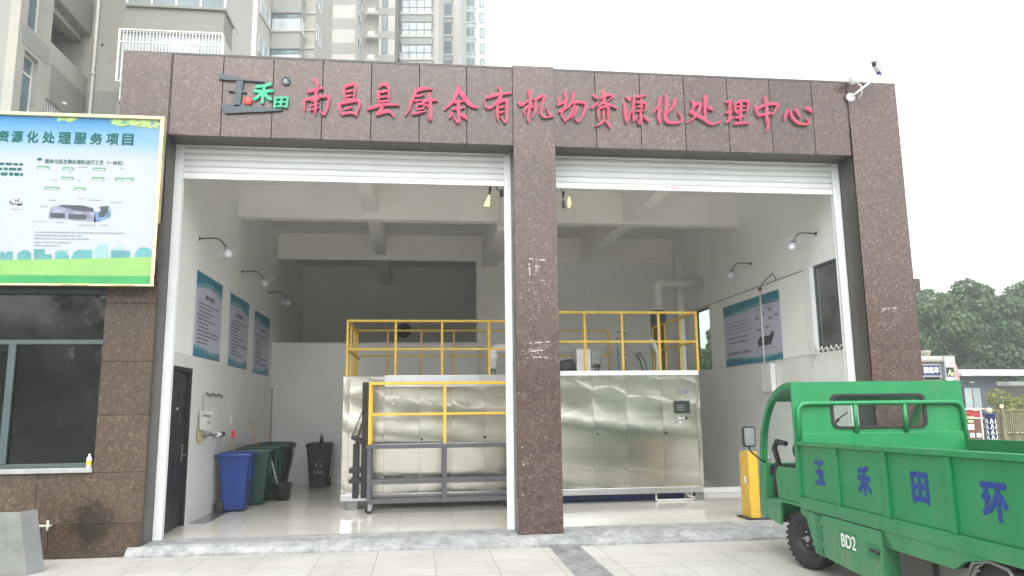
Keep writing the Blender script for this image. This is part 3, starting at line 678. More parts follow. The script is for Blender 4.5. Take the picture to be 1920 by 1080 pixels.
m.build('wall', 'granite_low', A, .002)
m = MB(); m.wall('y', .034, .25, AX0, -.24, G, 3.36, [(WX0, WX1, .95, WZ1)]); m.box(AX0, -.65, .034, 6, 3.362, 3.5); m.build('wall_core', 'joint', A)
m = MB(); m.box(AX0, -.66, .002, .034, WZ1+.08, 4.9); m.build('parapet', 'granite_dark', A)
box(WX0, WX1, -.04, .20, .925, .985).build('window_sill', 'aluminium', A, .004)
m = MB(); yf0, yf1 = .05, .11
for a in ((WX0, WX0+.06, .99, WZ1), (WX1-.012, WX1, .99, WZ1), (WX0+.06, WX1-.012, .99, 1.04), (WX0+.06, WX1-.012, WZ1-.05, WZ1), (WX0+.06, WX1-.012, 2.56, 2.62)): m.box(a[0], a[1], yf0, yf1, a[2], a[3])
wf = m.build('window', 'win_frame', A, .004)
box(WX0+.06, WX1-.012, .078, .084, 2.62, WZ1-.05).build('pane', 'annex_glass', wf)
box(-1.77, WX1-.012, .085, .091, 1.04, 2.56).build('pane', 'annex_glass', wf); box(WX0+.06, -1.70, .068, .074, 1.04, 2.56).build('pane', 'annex_glass', wf)
m = MB(); m.box(-1.80, -1.71, .04, .10, 1.041, 2.559); m.build('sash_stile', 'win_frame', wf, .004)
m = MB(); r = random.Random(11)
pts = [(-.95+.55*math.cos(t)*(.75+.25*r.random())*.6, .38+.48*math.sin(t)*(.7+.3*r.random())) for t in [k*.4 for k in range(16)]]
m.prism([(x, z) for x, z in pts], (0, -.0022, 0), (1, 0, 0), (0, 0, 1), (0, .001, 0)); 
# small bottle on the sill and wash tap pipe in the wall
bt = tag(MB().lathe([(0, 0), (.03, 0), (.032, .02), (.032, .11), (.012, .15), (.012, .17), (0, .17)], (-.70, .012, .986), n=14).build('bottle', 'wplastic'), 'small bottle standing in the right corner of the annex window sill', 'bottle')
MB().lathe([(.033, .03), (.0335, .031), (.0335, .09), (.033, .091)], (-.70, .012, .986), n=14).build('bottle_label', 'yellow', bt)
wp = thing('wall_tap', 'pale pipe stub with tee sticking out of the annex wall beside the steel box', 'tap', (-1.05, 0, .28))
m = MB(); m.tube([(-1.08, .0, .29), (-1.08, -.12, .29)], .014, 10); m.tube([(-1.08, -.11, .24), (-1.08, -.11, .36)], .013, 10); m.tube([(-1.08, -.11, .30), (-1.42, -.11, .295)], .012, 10); m.build('pipe', 'pvc', wp)

# ------------------------------------------------------------------ billboard
BB = thing('billboard', 'large blue and green printed notice board in a pale gold frame', 'billboard', (-2.3, -.30, 3.3))
bx1, bz0, bz1, by = .065, 3.27, 5.575, -.30; bx0 = -5.2
box(bx0, bx1-.05, by-.005, by+.05, bz0+.03, bz1-.03).build('printed_panel', 'print', BB)
m = MB(); m.box(bx0, bx1, by-.04, by+.06, bz1-.045, bz1); m.box(bx1-.05, bx1, by-.04, by+.06, bz0+.85, bz1-.046); m.build('frame', 'gold', BB, .006)
m = MB(); m.box(bx0, bx1, by-.04, by+.06, bz0, bz0+.03); m.box(bx1-.05, bx1, by-.04, by+.06, bz0+.031, bz0+.849); m.build('frame', 'gold_mirror', BB, .006)
def PY(k): return by-.005-.002*k      # printed layers, front faces
X3, Z3 = (1, 0, 0), (0, 0, 1); DY = (0, .0018, 0)
import sys
_c = [CP.x, CP.y, CP.z]
def pb(px, py):
    d = fw+rt*((px-960)/1417.5)-up*((py-540)/1417.5); t = (by-.01-CP.y)/d.y; q = CP+d*t; return (q.x, q.z)
BX = bx1-.052
m = MB(); m.prism([(bx0, bz0+.03), (BX, bz0+.03), (BX, bz0+.14), (bx0, bz0+.14)], (0, PY(4), 0), X3, Z3, DY); m.build('dark_grass_print', 'grass_print2', BB)
gp = [pb(x, y) for x, y in ((0, 487), (100, 486), (200, 484), (284, 482))]
m = MB(); m.prism([(bx0, bz0+.14), (BX, bz0+.14), (BX, gp[-1][1])]+[(x, z) for x, z in gp[::-1] if x < BX-.02]+[(bx0, gp[0][1])], (0, PY(3), 0), X3, Z3, DY); m.build('grass_print', 'grass_print', BB)
m = MB()
for poly in ([(0, 488), (0, 472), (8, 472), (8, 478), (14, 471), (24, 471), (24, 488)], [(32, 488), (32, 475), (42, 469), (52, 469), (58, 475), (58, 488)], [(63, 488), (63, 467), (84, 467), (84, 476), (97, 477), (97, 488)],
             [(103, 488), (103, 473), (112, 470), (122, 472), (129, 480), (129, 488)], [(132, 488), (138, 473), (146, 468), (172, 468), (172, 488)], [(208, 488), (208, 469), (244, 470), (244, 488)], [(251, 488), (254, 472), (262, 464), (276, 464), (284, 470), (284, 488)]):
    m.prism([pb(*p) for p in poly][::-1], (0, PY(1), 0), X3, Z3, DY)
m.build('skyline_print', 'teal_pale', BB)
m = MB()
for poly in ([(174, 488), (174, 468), (204, 468), (204, 488)], [(176, 467), (190, 457), (203, 457), (203, 467)], [(103, 470), (104, 467), (128, 468), (128, 476), (122, 471), (112, 469)], [(210, 468), (216, 462), (232, 463), (234, 468)]):
    m.prism([pb(*p) for p in poly][::-1], (0, PY(1), 0), X3, Z3, DY)
m.build('skyline_print', 'teal_paler', BB)
p0, p1 = pb(-22, 266), pb(253, 272); q0 = pb(0, 243)
hh = .19
for i, ch in enumerate('资源化处理服务项目'):
    fx = [(-8, 18), (20, 44), (49, 73), (78, 104), (108, 134), (138, 163), (168, 193), (198, 223), (228, 251)][i]
    a = pb(fx[0], 266+.028*fx[0]); b = pb(fx[1], 244+.028*fx[1])
    text(ch, (a[0], PY(1), a[1]), X3, Z3, b[0]-a[0], b[1]-a[1], .002, .032).build('title_character', 'teal_ink', BB)
m = MB(); a = pb(84, 302)
text('厨余垃圾生物处理机运行工艺（一体机）', (a[0], PY(1), a[1]-.03), X3, Z3, pb(231, 300)[0]-a[0], .062, .002, .008, m=m)
a = pb(70, 299); m.prism([(a[0]+.025+.032*math.cos(t*.5), a[1]+.005+.02*math.sin(t*.5)) for t in range(12)], (0, PY(1), 0), X3, Z3, DY); m.build('subtitle', 'teal_ink', BB)
m = MB()
for (x0, y0, x1) in ((69, 314, 93), (116, 316, 139), (174, 317, 198), (114, 334, 138), (172, 335, 196), (215, 336, 251), (83, 353, 112), (138, 354, 161)):
    a = pb(x0, y0+2.6); b = pb(x1, y0-2.6); m.prism([(a[0], a[1]), (b[0], a[1]), (b[0], b[1]), (a[0], b[1])], (0, PY(1), 0), X3, Z3, DY)
m.build('flow_chart', 'pill', BB)
m = MB(); r = random.Random(21)
for (x0, y0, x1) in ((72, 316, 90), (119, 318, 136), (177, 319, 195), (117, 336, 135), (175, 337, 193), (219, 338, 248), (86, 355, 109), (141, 356, 158)):
    a = pb(x0, y0); scribble(m, (a[0], PY(2), a[1]), X3, Z3, pb(x1, y0)[0]-a[0], 1, .1, .016, r, 1)
m.build('flow_chart_text', 'poster', BB)
m = MB()
for (x0, y0, x1) in ((146, 314, 165), (225, 317, 235), (129, 325, 135), (98, 339, 107), (145, 340, 152), (91, 376, 105), (145, 373, 159), (166, 376, 189), (206, 380, 229), (75, 388, 89), (62, 416, 87), (105, 418, 119), (146, 423, 179), (188, 423, 202), (22, 393, 38)):
    a = pb(x0, y0); scribble(m, (a[0], PY(1), a[1]), X3, Z3, pb(x1, y0)[0]-a[0], 1, .1, .015, r, 1)
for y0, x0, x1 in ((435, 66, 233), (441, 64, 153), (447, 64, 167), (454, 64, 133), (460, 64, 111)):
    a = pb(x0, y0); scribble(m, (a[0], PY(1), a[1]-.01), X3, Z3, pb(x1, y0)[0]-a[0], 1, .1, .022, r, 1)
m.build('body_text', 'grey_ink', BB)
m = MB()
for y0 in (306, 315.5, 325.5):
    a = pb(-20, y0); scribble(m, (a[0], PY(1), a[1]-.02), X3, Z3, pb(43, y0)[0]-a[0], 1, .1, .042, r, 1)
m.build('body_text', 'teal_ink', BB)
m = MB()
for k in range(14):
    a = pb(r.uniform(17, 41), r.uniform(372, 386)); s = r.uniform(.008, .02); m.prism([(a[0]+s*math.cos(t), a[1]+s*.8*math.sin(t)) for t in (0, 1.3, 2.5, 3.8, 5)], (0, PY(1), 0), X3, Z3, DY)
m.build('food_picture', 'machine_print2', BB)
def pic(poly, matn, k=1, nm='machine_picture'): MB().prism([pb(*p) for p in poly][::-1], (0, PY(k), 0), X3, Z3, DY).build(nm, matn, BB)
pic([(90, 410), (92, 397), (97, 387), (115, 384), (155, 385), (175, 391), (180, 416), (150, 414)], 'machine_print')
pic([(94, 408), (95, 399), (122, 400), (122, 409)], 'machine_print2', 2); pic([(112, 387), (115, 384), (155, 385), (174, 390), (176, 397), (150, 396)], 'machine_print2', 2)
pic([(128, 410), (128, 401), (160, 402), (164, 406), (160, 412)], 'machine_print2', 2); pic([(186, 389), (189, 387), (204, 386), (202, 398), (194, 407), (185, 408), (184, 398), (190, 394)], 'machine_print2', 2)
pic([(176, 416), (177, 396), (186, 398), (187, 408), (195, 407), (203, 396), (207, 388), (207, 407), (185, 416)], 'machine_print3')
def leaves(cx_, cy_, wx, wy, n, sd_, thin=1):
    r = random.Random(sd_); m = MB()
    for k in range(n):
        x = cx_+wx*r.uniform(-1, 1); y = cy_+wy*r.uniform(-1, 1)*(.35+.65*max(0, (x-(cx_-wx))/(2*wx))*thin)
        a = pb(min(x, 303), max(220.5, y)); s = r.uniform(.015, .035); t0 = r.uniform(0, 6)
        P = [(min(BX-.003, a[0]+s*1.6*math.cos(t0+t)*(1 if i % 2 else .6)), min(bz1-.05, a[1]+s*math.sin(t0+t)*(1 if i % 2 else .6))) for i, t in enumerate((0, 1, 2.1, 3.1, 4.2, 5.2))]
        m.prism(P, (0, PY(2)-.00002*k, 0), X3, Z3, DY)
    m.build('leaf_print', 'leaf_print', BB)
leaves(258, 229, 48, 12, 95, 31); leaves(128, 223, 16, 3, 22, 32, 1.5)
for x in (-4.6, -2.6, -.35): MB().bar((x, by+.06, 3.9), (x, .03, 3.9), .05).build('bracket', 'dark_steel', BB)

# bent stainless box at the lower left
SB = thing('steel_box', 'bent galvanised steel trough standing on the paving by the annex wall', 'steel box', (-1.2, -.75, G))
tl, bl_, tr, br = on_front(38, 960, -.95), on_front(50, 1079, -.95), on_front(70, 955, -.74), on_front(83, 1071, -.74); bl_.z = br.z = G
m = MB(); m.prism([(-1.75, G), (bl_.x, G), (tl.x, tl.z), (-1.70, tl.z)], (0, -.95, 0), (1, 0, 0), (0, 0, 1), (0, .012, 0)); m.build('front_plate', 'steel_old', SB, .002)
m = MB(); k_ = Vector((-.012, .012, 0)); q = [bl_+Vector((.001, -.001, 0)), br, tr, tl+Vector((.001, -.001, 0))]; q2 = [p+k_ for p in q]; m.add(q+q2, [(0, 1, 2, 3), (7, 6, 5, 4), (0, 4, 5, 1), (1, 5, 6, 2), (2, 6, 7, 3), (3, 7, 4, 0)]); m.build('side_plate', 'steel_bright', SB)

# ------------------------------------------------------------------ interior things
def poster(name, label, y0, y1, z0, z1, seed, group):
    P = thing(name, label, 'poster', (.013, (y0+y1)/2, z0), group)
    box(.002, .012, y0, y1, z0, z1).build('sheet', 'poster', P)
    W, H = y1-y0, z1-z0; U, V = (0, 1, 0), (0, 0, 1)
    def wave(zb, flip, x, matn, amp, h):
        n = 16; pts = []
        for i in range(n+1): t = i/n; pts.append((t*W, h+amp*math.sin(t*5.2+seed+(1 if flip else 0))))
        poly = [(0, 0), (W, 0)]+pts[::-1] if not flip else [(0, 0)]+[(p, -q) for p, q in pts]+[(W, 0)]
        if flip: poly = poly[::-1]
        MB().prism(poly, (x, y0, zb), U, V, (.0012, 0, 0)).build('wave_print', matn, P)
    wave(z1, True, .0122, 'wave2', .035, .23); wave(z1, True, .0136, 'wave1', .05, .16); wave(z0, False, .0122, 'wave2', .03, .15); wave(z0, False, .0136, 'wave1', .04, .10)
    r = random.Random(seed)
    ux = (0, 1, 0)
    text('管理制度' if seed == 2 else ('维护流程' if seed == 1 else '安全规程'), (.0124, y0+W*.34, z1-.40), ux, V, W*.34, .085, .0012, .02).build('title', 'poster_ink', P)
    m = MB(); scribble(m, (.0134, y0+W*.08, z1-.50), ux, V, W*.84, 11, .062, .028, r, .35, .12); m.build('body_text', 'poster_ink', P)
    return P
GP = 'notice posters on the left inner wall'
poster('notice_poster', 'lilac notice poster with blue waves on left inner wall, nearest the shutter', 1.70, 3.27, 2.53, 3.87, 1, GP)
poster('notice_poster', 'lilac notice poster with blue waves, second of three along the left inner wall', 3.84, 5.40, 2.50, 3.84, 2, GP)
poster('notice_poster', 'lilac notice poster with blue waves, deepest of three on the left inner wall', 5.95, 7.62, 2.47, 3.79, 3, GP)
# poster on the right wall
P = thing('process_poster', 'wide pale process chart poster with blue bands on right inner wall', 'poster', (10.02, 3.9, 2.5))
y0, y1, z0, z1 = 2.60, 5.20, 2.50, 3.78
box(10.018, 10.028, y0, y1, z0, z1).build('sheet', 'poster', P)
U, V, XP = (0, -1, 0), (0, 0, 1), 10.0178
W, H = y1-y0, z1-z0
for (zb, h, am, mt, x, fl) in ((z1, .22, .02, 'wave2', XP, 1), (z1, .16, .03, 'wave1', XP-.0014, 1), (z0, .14, .03, 'wave2', XP, 0), (z0, .10, .03, 'wave1', XP-.0014, 0)):
    pts = [(W*i/16, (h+am*math.sin(i*.33+1))*(-1 if fl else 1)) for i in range(17)]
    MB().prism(([(0, 0), (W, 0)]+pts[::-1]) if not fl else ([(0, 0)]+pts+[(W, 0)]), (x, y1, zb), U, V, (-.0012, 0, 0)).build('wave_print', mt, P)
r = random.Random(4)
m = MB(); scribble(m, (XP-.001, y1-.12, z1-.40), U, V, 1.3, 4, .07, .022, r, .8); scribble(m, (XP-.001, y1-1.5, z1-.27), U, V, .9, 1, .07, .02, r, .9)
scribble(m, (XP-.001, y1-1.55, z0+.36), U, V, .9, 3, .06, .016, r, .7); scribble(m, (XP-.001, y1-.2, z0+.55), U, V, 1.0, 2, .09, .05, r, .9); scribble(m, (XP-.001, y1-.15, z0+.22), U, V, 1.15, 1, .09, .07, r, .9); m.build('body_text', 'grey_ink', P)
text('一体机流程', (XP, y1-1.72, z1-.20), U, V, .6, .075, .0012, .01).build('title', 'white_ink', P)
m = MB()
for a, b in ((1.55, .45), (1.8, .40), (2.1, .34), (2.1, .50), (2.35, .47), (1.6, .68), (1.95, .66)): m.prism([(a, -b), (a+.17, -b), (a+.17, -b+.045), (a, -b+.045)], (XP, y1, z1), U, V, (-.0012, 0, 0))
m.build('flow_chart', 'grey_ink', P)
MB().prism([(1.62, -.98), (2.15, -.97), (2.3, -.80), (2.28, -.72), (2.2, -.74), (2.14, -.80), (1.7, -.80), (1.6, -.88)], (XP, y1, z1), U, V, (-.0012, 0, 0)).build('machine_picture', 'machine_print2', P)
# white conduit with electrical box on the right wall
P = thing('cable_conduit', 'thin white vertical cable conduit running down over the process poster', 'conduit', (10.0, 3.32, 2.36))
MB().tube([(9.995, 3.32, 2.36), (9.995, 3.32, 3.87)], .018, 8).build('pipe', 'wplastic', P)
box(9.975, 10.012, 3.285, 3.355, 3.87, 3.92).build('junction_box', 'brownp', P)
MB().tube([(10.0, 3.3, 3.92), (9.97, 3.1, 4.0), (9.99, 2.75, 4.1), (10.025, 2.72, 4.02), (10.028, 2.72, 3.95)], .008, 6).build('cable', 'black', P)
P = thing('electrical_box', 'pale grey metal electrical box on the tiled right wall below the poster', 'electrical box', (9.95, 3.1, 1.92))
box(9.93, 10.024, 2.95, 3.36, 1.93, 2.44).build('case', 'white', P, .006); box(9.925, 9.929, 2.98, 3.33, 1.96, 2.41).build('door', 'white', P, .002)
P = thing('loose_cable', 'white cable bundled on the window sill hanging to a wall socket', 'cable', (10.02, 1.0, 2.0))
pts = []
for i in range(26):
    t = i/25; pts.append((9.99+.012*math.sin(i*2.1), .42+1.05*t, 2.56+.04*math.sin(i*1.7)+.02*math.cos(i*3)))
pts += [(10.01, 1.6, 2.45), (10.018, 1.62, 2.2), (10.018, 1.66, 2.0)]
MB().tube(pts, .012, 6).build('cord', 'wplastic', P); box(9.99, 10.024, 1.61, 1.72, 1.90, 2.02).build('socket', 'wplastic', P, .004)

# gooseneck lamps
def lampset(x, y, z, sx, group, label):
    L = thing('wall_lamp', label, 'lamp', (x, y, z), group)
    m = MB(); m.lathe([(0, .012), (.03, .012), (.035, 0), (0, 0)], (x, y, z), (sx, 0, 0), 14)
    pts = [(x, y, z), (x+sx*.22, y, z+.012), (x+sx*.30, y, z), (x+sx*.36, y, z-.06), (x+sx*.40, y, z-.115)]
    m.tube(pts, .0125, 8); m.build('arm', 'iron', L)
    c = Vector((x+sx*.40, y, z-.115)); ax = Vector((sx*.42, -.12, -.9))
    MB().lathe([(0, 0), (.028, 0), (.032, .05), (0, .05)], c, ax, 12).build('socket', 'iron', L)
    MB().lathe([(.03, .03), (.07, .042), (.13, .07), (.185, .115), (.187, .118), (.182, .118), (.128, .076), (.07, .048), (.03, .036)], c, ax, 24).build('lamp_shade', 'shade_glass', L)
    MB().lathe([(.0, .05), (.022, .055), (.052, .11), (.058, .14), (.05, .175), (.028, .196), (0, .20)], c, ax, 16).build('bulb', 'bulb', L)
GL = 'gooseneck lamps on the inner walls'
for y, d in ((1.76, 'left inner wall above the nearest notice poster'), (4.67, 'left inner wall, second of three going in'), (7.35, 'left inner wall, deepest of three')):
    lampset(.0, y, 4.38, 1, GL, 'gooseneck wall lamp with glass shade on '+d)
lampset(10.05, 1.22, 4.50, -1, GL, 'gooseneck wall lamp with glass shade on right inner wall above the window')
lampset(10.05, 3.75, 4.48, -1, GL, 'gooseneck wall lamp with glass shade on right inner wall above the process poster')

# rails and paper on the left wall
for z, y0, y1, lb in ((1.95, 2.47, 3.42, 'upper'), (1.29, 2.33, 3.52, 'lower')):
    T = thing('hook_rail', lb+' dark metal hook rail on the tiled wall beside the black door', 'rail', (.013, 2.9, z), 'hook rails by the black door')
    m = MB(); m.tube([(.055, y0, z), (.055, y1, z)], .012, 8); m.build('bar', 'iron', T)
    for yy in (y0+.08, (y0+y1)/2, y1-.12):
        m = MB(); m.tube([(.012, yy, z+.03), (.06, yy, z+.005), (.075, yy, z-.05), (.095, yy, z-.02)], .008, 6); m.build('hook', 'iron', T)
T = thing('hanging_notice', 'white paper notice hanging from a string on the tiled wall by the door', 'notice', (.02, 2.2, 1.40))
m = MB(); m.add([(.07, 2.08, 1.40), (.05, 2.85, 1.34), (.04, 2.90, 1.68), (.045, 2.12, 1.70), (.075, 2.08, 1.40), (.055, 2.85, 1.34), (.045, 2.90, 1.68), (.05, 2.12, 1.70)], [(0, 3, 2, 1), (4, 5, 6, 7), (0, 1, 5, 4), (1, 2, 6, 5), (2, 3, 7, 6), (3, 0, 4, 7)]); m.build('paper', 'paper', T)
m = MB(); scribble(m, (.060, 2.25, 1.60), (0, 1, -.02), (0, 0, 1), .5, 2, .11, .03, random.Random(6), .9); m.build('faint_text', 'grey_ink', T)
MB().tube([(.045, 2.3, 1.70), (.03, 2.35, 1.95)], .004, 5).build('string', 'iron', T)
T = thing('cleaning_cloth', 'pale yellow cloth hanging behind the white paper notice', 'cloth', (.03, 2.3, 1.2))
m = MB(); m.add([(.03, 2.08, 1.40), (.03, 2.45, 1.40), (.04, 2.40, 1.22), (.04, 2.20, 1.17), (.045, 2.08, 1.25)], [(0, 1, 2, 3, 4)]); o = m.build('fabric', 'gold', T); o.modifiers.new('t', 'SOLIDIFY').thickness = .006
T = thing('towel_roll', 'black ended white roll hanging at the end of the lower hook rail', 'roll', (.06, 3.4, 1.29))
MB().tube([(.06, 3.2, 1.285), (.06, 3.45, 1.285)], .035, 12).build('roll', 'white', T); MB().tube([(.06, 3.45, 1.285), (.06, 3.56, 1.285)], .045, 12).build('end_cap', 'black', T)
sw = tag(box(.013, .03, 4.25, 4.40, 1.46, 1.60).build('light_switch', 'wplastic', None, .004), 'small white square socket plate on the tiled left wall above the bins', 'socket')
dr = tag(box(-.0, .30, 1.9, 3.6, .001, .004).build('floor_drain', 'steel_dull'), 'dark drain cover lying in the floor along the left wall', 'drain')

# wheelie bins
def bin_(label, mat, loc, rz, s=.95, open_=False, mark=False):
    b = thing('wheelie_bin', label, 'bin', loc, 'wheelie bins', rz)
    def q(w, d, z, r=.05):
        out = []
        for cx_, cy_, a0 in ((w-r, d-r, 0), (-w+r, d-r, 90), (-w+r, -d+r, 180), (w-r, -d+r, 270)):
            for k in range(4): a = R(a0+30*k); out.append((cx_+r*math.cos(a), cy_+r*math.sin(a), z))
        return out
    lv = [q(.205, .23, .03), q(.215, .235, .08), q(.285, .325, .90), q(.285, .325, .915), q(.30, .345, .92), q(.30, .345, .965), q(.27, .31, .965), q(.2, .22, .15)]
    m = MB(); n = 16; vs = [(x*s, y*s, z*s) for L in lv for x, y, z in L]; fs = [(i*n+k, i*n+(k+1) % n, (i+1)*n+(k+1) % n, (i+1)*n+k) for i in range(len(lv)-1) for k in range(n)]+[tuple(range(n))[::-1], tuple((len(lv)-1)*n+k for k in range(n))]
    m.add(vs, fs, False)
    for x in (-.14, .14): m.box((x-.02)*s, (x+.02)*s, -.345*s, -.30*s, .55*s, .9*s)
    m.build('bin_body', mat, b, .006*s, local=True)
    lv = [q(.31, .37, .968), q(.315, .375, .985), q(.30, .36, 1.02), q(.22, .28, 1.045)]; m = MB(); vs = [(x*s, (y-.01)*s, z*s) for L in lv for x, y, z in L]
    m.add(vs, [(i*n+k, i*n+(k+1) % n, (i+1)*n+(k+1) % n, (i+1)*n+k) for i in range(3) for k in range(n)]+[tuple(range(n))[::-1], tuple(3*n+k for k in range(n))], True)
    ld = m.build('lid', mat, b, .004, local=True)
    m = MB(); m.tube([(-.2*s, .37*s, .98*s), (-.2*s, .44*s, .985*s), (.2*s, .44*s, .985*s), (.2*s, .37*s, .98*s)], .016*s, 8); m.build('handle', mat, b, local=True)
    for x in (-.22, .22):
        m = MB(); m.lathe([(0, -.03), (.07, -.03), (.10, -.02), (.10, .02), (.07, .03), (0, .03)], (x*s, .29*s, .10*s), (1, 0, 0), 18); m.build('wheel', 'black', b, local=True)
    if mark:
        for i in range(3):
            a = R(90+120*i); c = Vector((.07*math.cos(a)*s, -.30*s, (.57+.07*math.sin(a))*s))
        mm = MB()
        for i in range(3):
            a0 = 90+120*i
            pts = [((.085*math.cos(R(a0+t))*s), (.085*math.sin(R(a0+t))*s)) for t in (-40, -10, 20)]+[((.055*math.cos(R(a0+t))*s), (.055*math.sin(R(a0+t))*s)) for t in (20, -10, -40)]
            mm.prism(pts, (0, -.300*s, .56*s), (1, 0, 0), (0, 0.075, 1), (0, .02, 0))
        mm.build('recycling_mark', 'steel_old', b, local=True)
        text('其他垃圾', (-.11*s, -.272*s, .33*s), (1, 0, 0), (0, -.075, 1), .22*s, .06*s, .02, .01).build('bin_text', 'steel_old', b, local=True)
    return b
bin_('blue wheelie bin standing against the left tiled wall, nearest the door', 'blue_bin', (.36, 3.42, 0), R(90)).scale = (1, .80, 1)
bin_('green wheelie bin half hidden behind the blue bin', 'green_bin', (.43, 4.30, 0), R(98), .97)
bin_('dark green wheelie bin with closed lid, third from the black door', 'green_bin', (.52, 5.05, 0), R(85), 1.0)
bin_('charcoal wheelie bin standing deepest of the row along the left wall', 'dark_bin', (.50, 6.0, 0), R(80), 1.0)
bin_('dark wheelie bin with printed recycling mark standing alone before the back tiles', 'dark_bin', (1.27, 7.3, 0), R(3), .93, mark=True)
bt = thing('spray_bottle', 'small bottle standing on the lid of the lone dark bin', 'bottle', (1.30, 7.25, .97))
MB().lathe([(0, 0), (.04, 0), (.042, .1), (.018, .15), (.018, .19), (0, .19)], (1.30, 7.25, .965), n=14).build('bottle', 'screen', bt); MB().lathe([(.02, .19), (.022, .22), (0, .225)], (1.30, 7.25, .965), n=10).build('cap', 'white', bt)
def broom(name, label, a, b, mat, head, cat='broom'):
    t = thing(name, label, cat, b)
    MB().tube([a, b], .013, 8).build('handle', 'wood_h', t)
    d = (Vector(b)-Vector(a)).normalized(); MB().bar(Vector(b)-d*.02, Vector(b)+d*.12, .07, .05).build('head', mat, t, .01)
broom('broom', 'upside down pink headed broom leaning behind the blue bin', (.25, 4.0, .05), (.16, 3.92, 1.22), 'logo_red', 1)
broom('mop', 'upright wooden handled mop behind the green bin against tiled wall', (.30, 4.62, 1.48), (.48, 4.66, .80), 'paper', 1, 'mop')
broom('mop', 'tall thin handled mop in the back corner by the bins', (.10, 7.7, 2.2), (.13, 7.62, .2), 'paper', 1, 'mop')
T = thing('bucket', 'dark round bucket with mop sticks standing in front of the green bins', 'bucket', (.88, 4.85, 0))
MB().lathe([(0, 0), (.15, 0), (.19, .30), (.20, .31), (.195, .315), (.18, .30), (.14, .02), (0, .02)], (.88, 4.85, 0), n=20).build('pail', 'blackp', T)
for a, b, lb in (((.86, 4.85, .06), (.66, 4.62, .95), 'pale stick'), ((.92, 4.82, .06), (1.10, 4.95, 1.05), 'dark stick')):
    o = MB().tube([a, b], .011, 6).build('mop_stick', 'paper' if 'pale' in lb else 'iron'); tag(o, lb+' leaning out of the dark bucket by the bins', 'stick')

# ------------------------------------------------------------------ treatment machine
Q = thing('treatment_machine', 'long stainless steel food waste machine with yellow guard rails on top', 'machine', (5.4, 3.05, 0))
def bodybox(x0, x1, y0, y1, z0, z1, nm, seams):
    m = MB(); xs = [x0]+seams+[x1]
    m.box(x0, x1, y0+.03, y1, z0, z1); m.build(nm, 'steel_dull', Q)
    for i in range(len(xs)-1):
        a, b = xs[i]+.002, xs[i+1]-.002; nx, nz = 14, 40; mm = MB(); vs = []
        for k in range(nz+1):
            for j in range(nx+1):
                u, v = j/nx, k/nz
                e = (u*(1-u)*4)**.5*(v*(1-v)*4)**.3
                ph = {0: 0, 1: .3, 2: .5}.get(i, i*.22); bul = .0105*math.sin(v*8.5+ph+u*.5)+.0036*math.sin(v*19+i*.7+u*1.1)+.0016*math.sin(u*3.14)*(.4+v)*math.sin(v*5+i)
                vs.append((a+(b-a)*u, y0+bul, z0+(z1-z0)*v))
        fs = [(k*(nx+1)+j, k*(nx+1)+j+1, (k+1)*(nx+1)+j+1, (k+1)*(nx+1)+j) for k in range(nz) for j in range(nx)]
        mm.add(vs, fs, True)
        n = len(vs); rim = [(a, y0, z0), (b, y0, z0), (b, y0, z1), (a, y0, z1)]; bk = [(p[0], y0+.028, p[2]) for p in rim]
        mm.add(rim+bk, [(0, 4, 5, 1), (1, 5, 6, 2), (2, 6, 7, 3), (3, 7, 4, 0)])
        mm.build('door_panel', 'steel', Q)
bodybox(2.16, 5.62, 3.06, 5.9, .26, 2.25, 'body', [2.27, 2.87, 3.48, 4.04, 4.62])
bodybox(5.63, 8.58, 3.05, 6.0, .26, 2.235, 'body', [6.58, 7.20, 7.86, 8.50])
box(2.87, 5.62, 2.99, 3.03, 2.06, 2.265).build('top_band', 'steel_dull', Q, .003)
box(5.635, 8.555, 3.00, 3.045, 2.24, 2.325).build('top_band', 'white', Q, .003)
box(5.635, 8.54, 3.0, 3.05, .15, .255).build('base_band', 'steel_dull', Q, .003); box(2.16, 5.62, 3.01, 3.06, .15, .255).build('base_band', 'steel_dull', Q, .003)
for x, y in ((2.36, 3.05), (5.6, 3.1), (8.50, 3.08), (2.36, 5.7), (8.45, 5.8)):
    m = MB(); m.box(x-.08, x+.08, y, y+.16, .012, .15); m.box(x-.12, x+.12, y-.03, y+.2, .001, .012); m.build('leg', 'steel_old', Q)
for x, z in ((4.62, 1.18), (3.52, 1.16), (6.64, 1.20), (7.90, 1.20)): MB().lathe([(0, .03), (.018, .03), (.022, 0), (0, 0)], (x, 3.04, z), (0, -1, 0), 12).build('latch', 'black', Q)
for z in (1.86, 1.77): MB().lathe([(0, .02), (.022, .018), (.026, 0), (0, 0)], (3.02, 3.04, z), (0, -1, 0), 12).build('push_button', 'white', Q)
cp = box(8.085, 8.375, 3.025, 3.043, 1.545, 1.775).build('control_panel', 'blackp', Q, .004)
box(8.11, 8.35, 3.02, 3.0249, 1.575, 1.745).build('touch_screen', 'screen', cp)
m = MB(); scribble(m, (8.12, 3.0185, 1.68), (1, 0, 0), (0, 0, 1), .16, 3, .04, .02, random.Random(8), .8); m.build('screen_text', 'steel_old', cp)
m = MB(); scribble(m, (8.16, 3.04, 1.95), (1, 0, 0), (0, 0, 1), .2, 2, .05, .035, random.Random(9), .9); m.build('plate_text', 'grey_ink', Q)
for x, z, mt in ((8.17, 1.46, 'white'), (8.30, 1.46, 'black'), (8.18, 1.38, 'white'), (8.24, 1.46, 'white')): MB().lathe([(0, .03), (.018, .03), (.022, 0), (0, 0)], (x, 3.04, z), (0, -1, 0), 12).build('push_button', mt, Q)
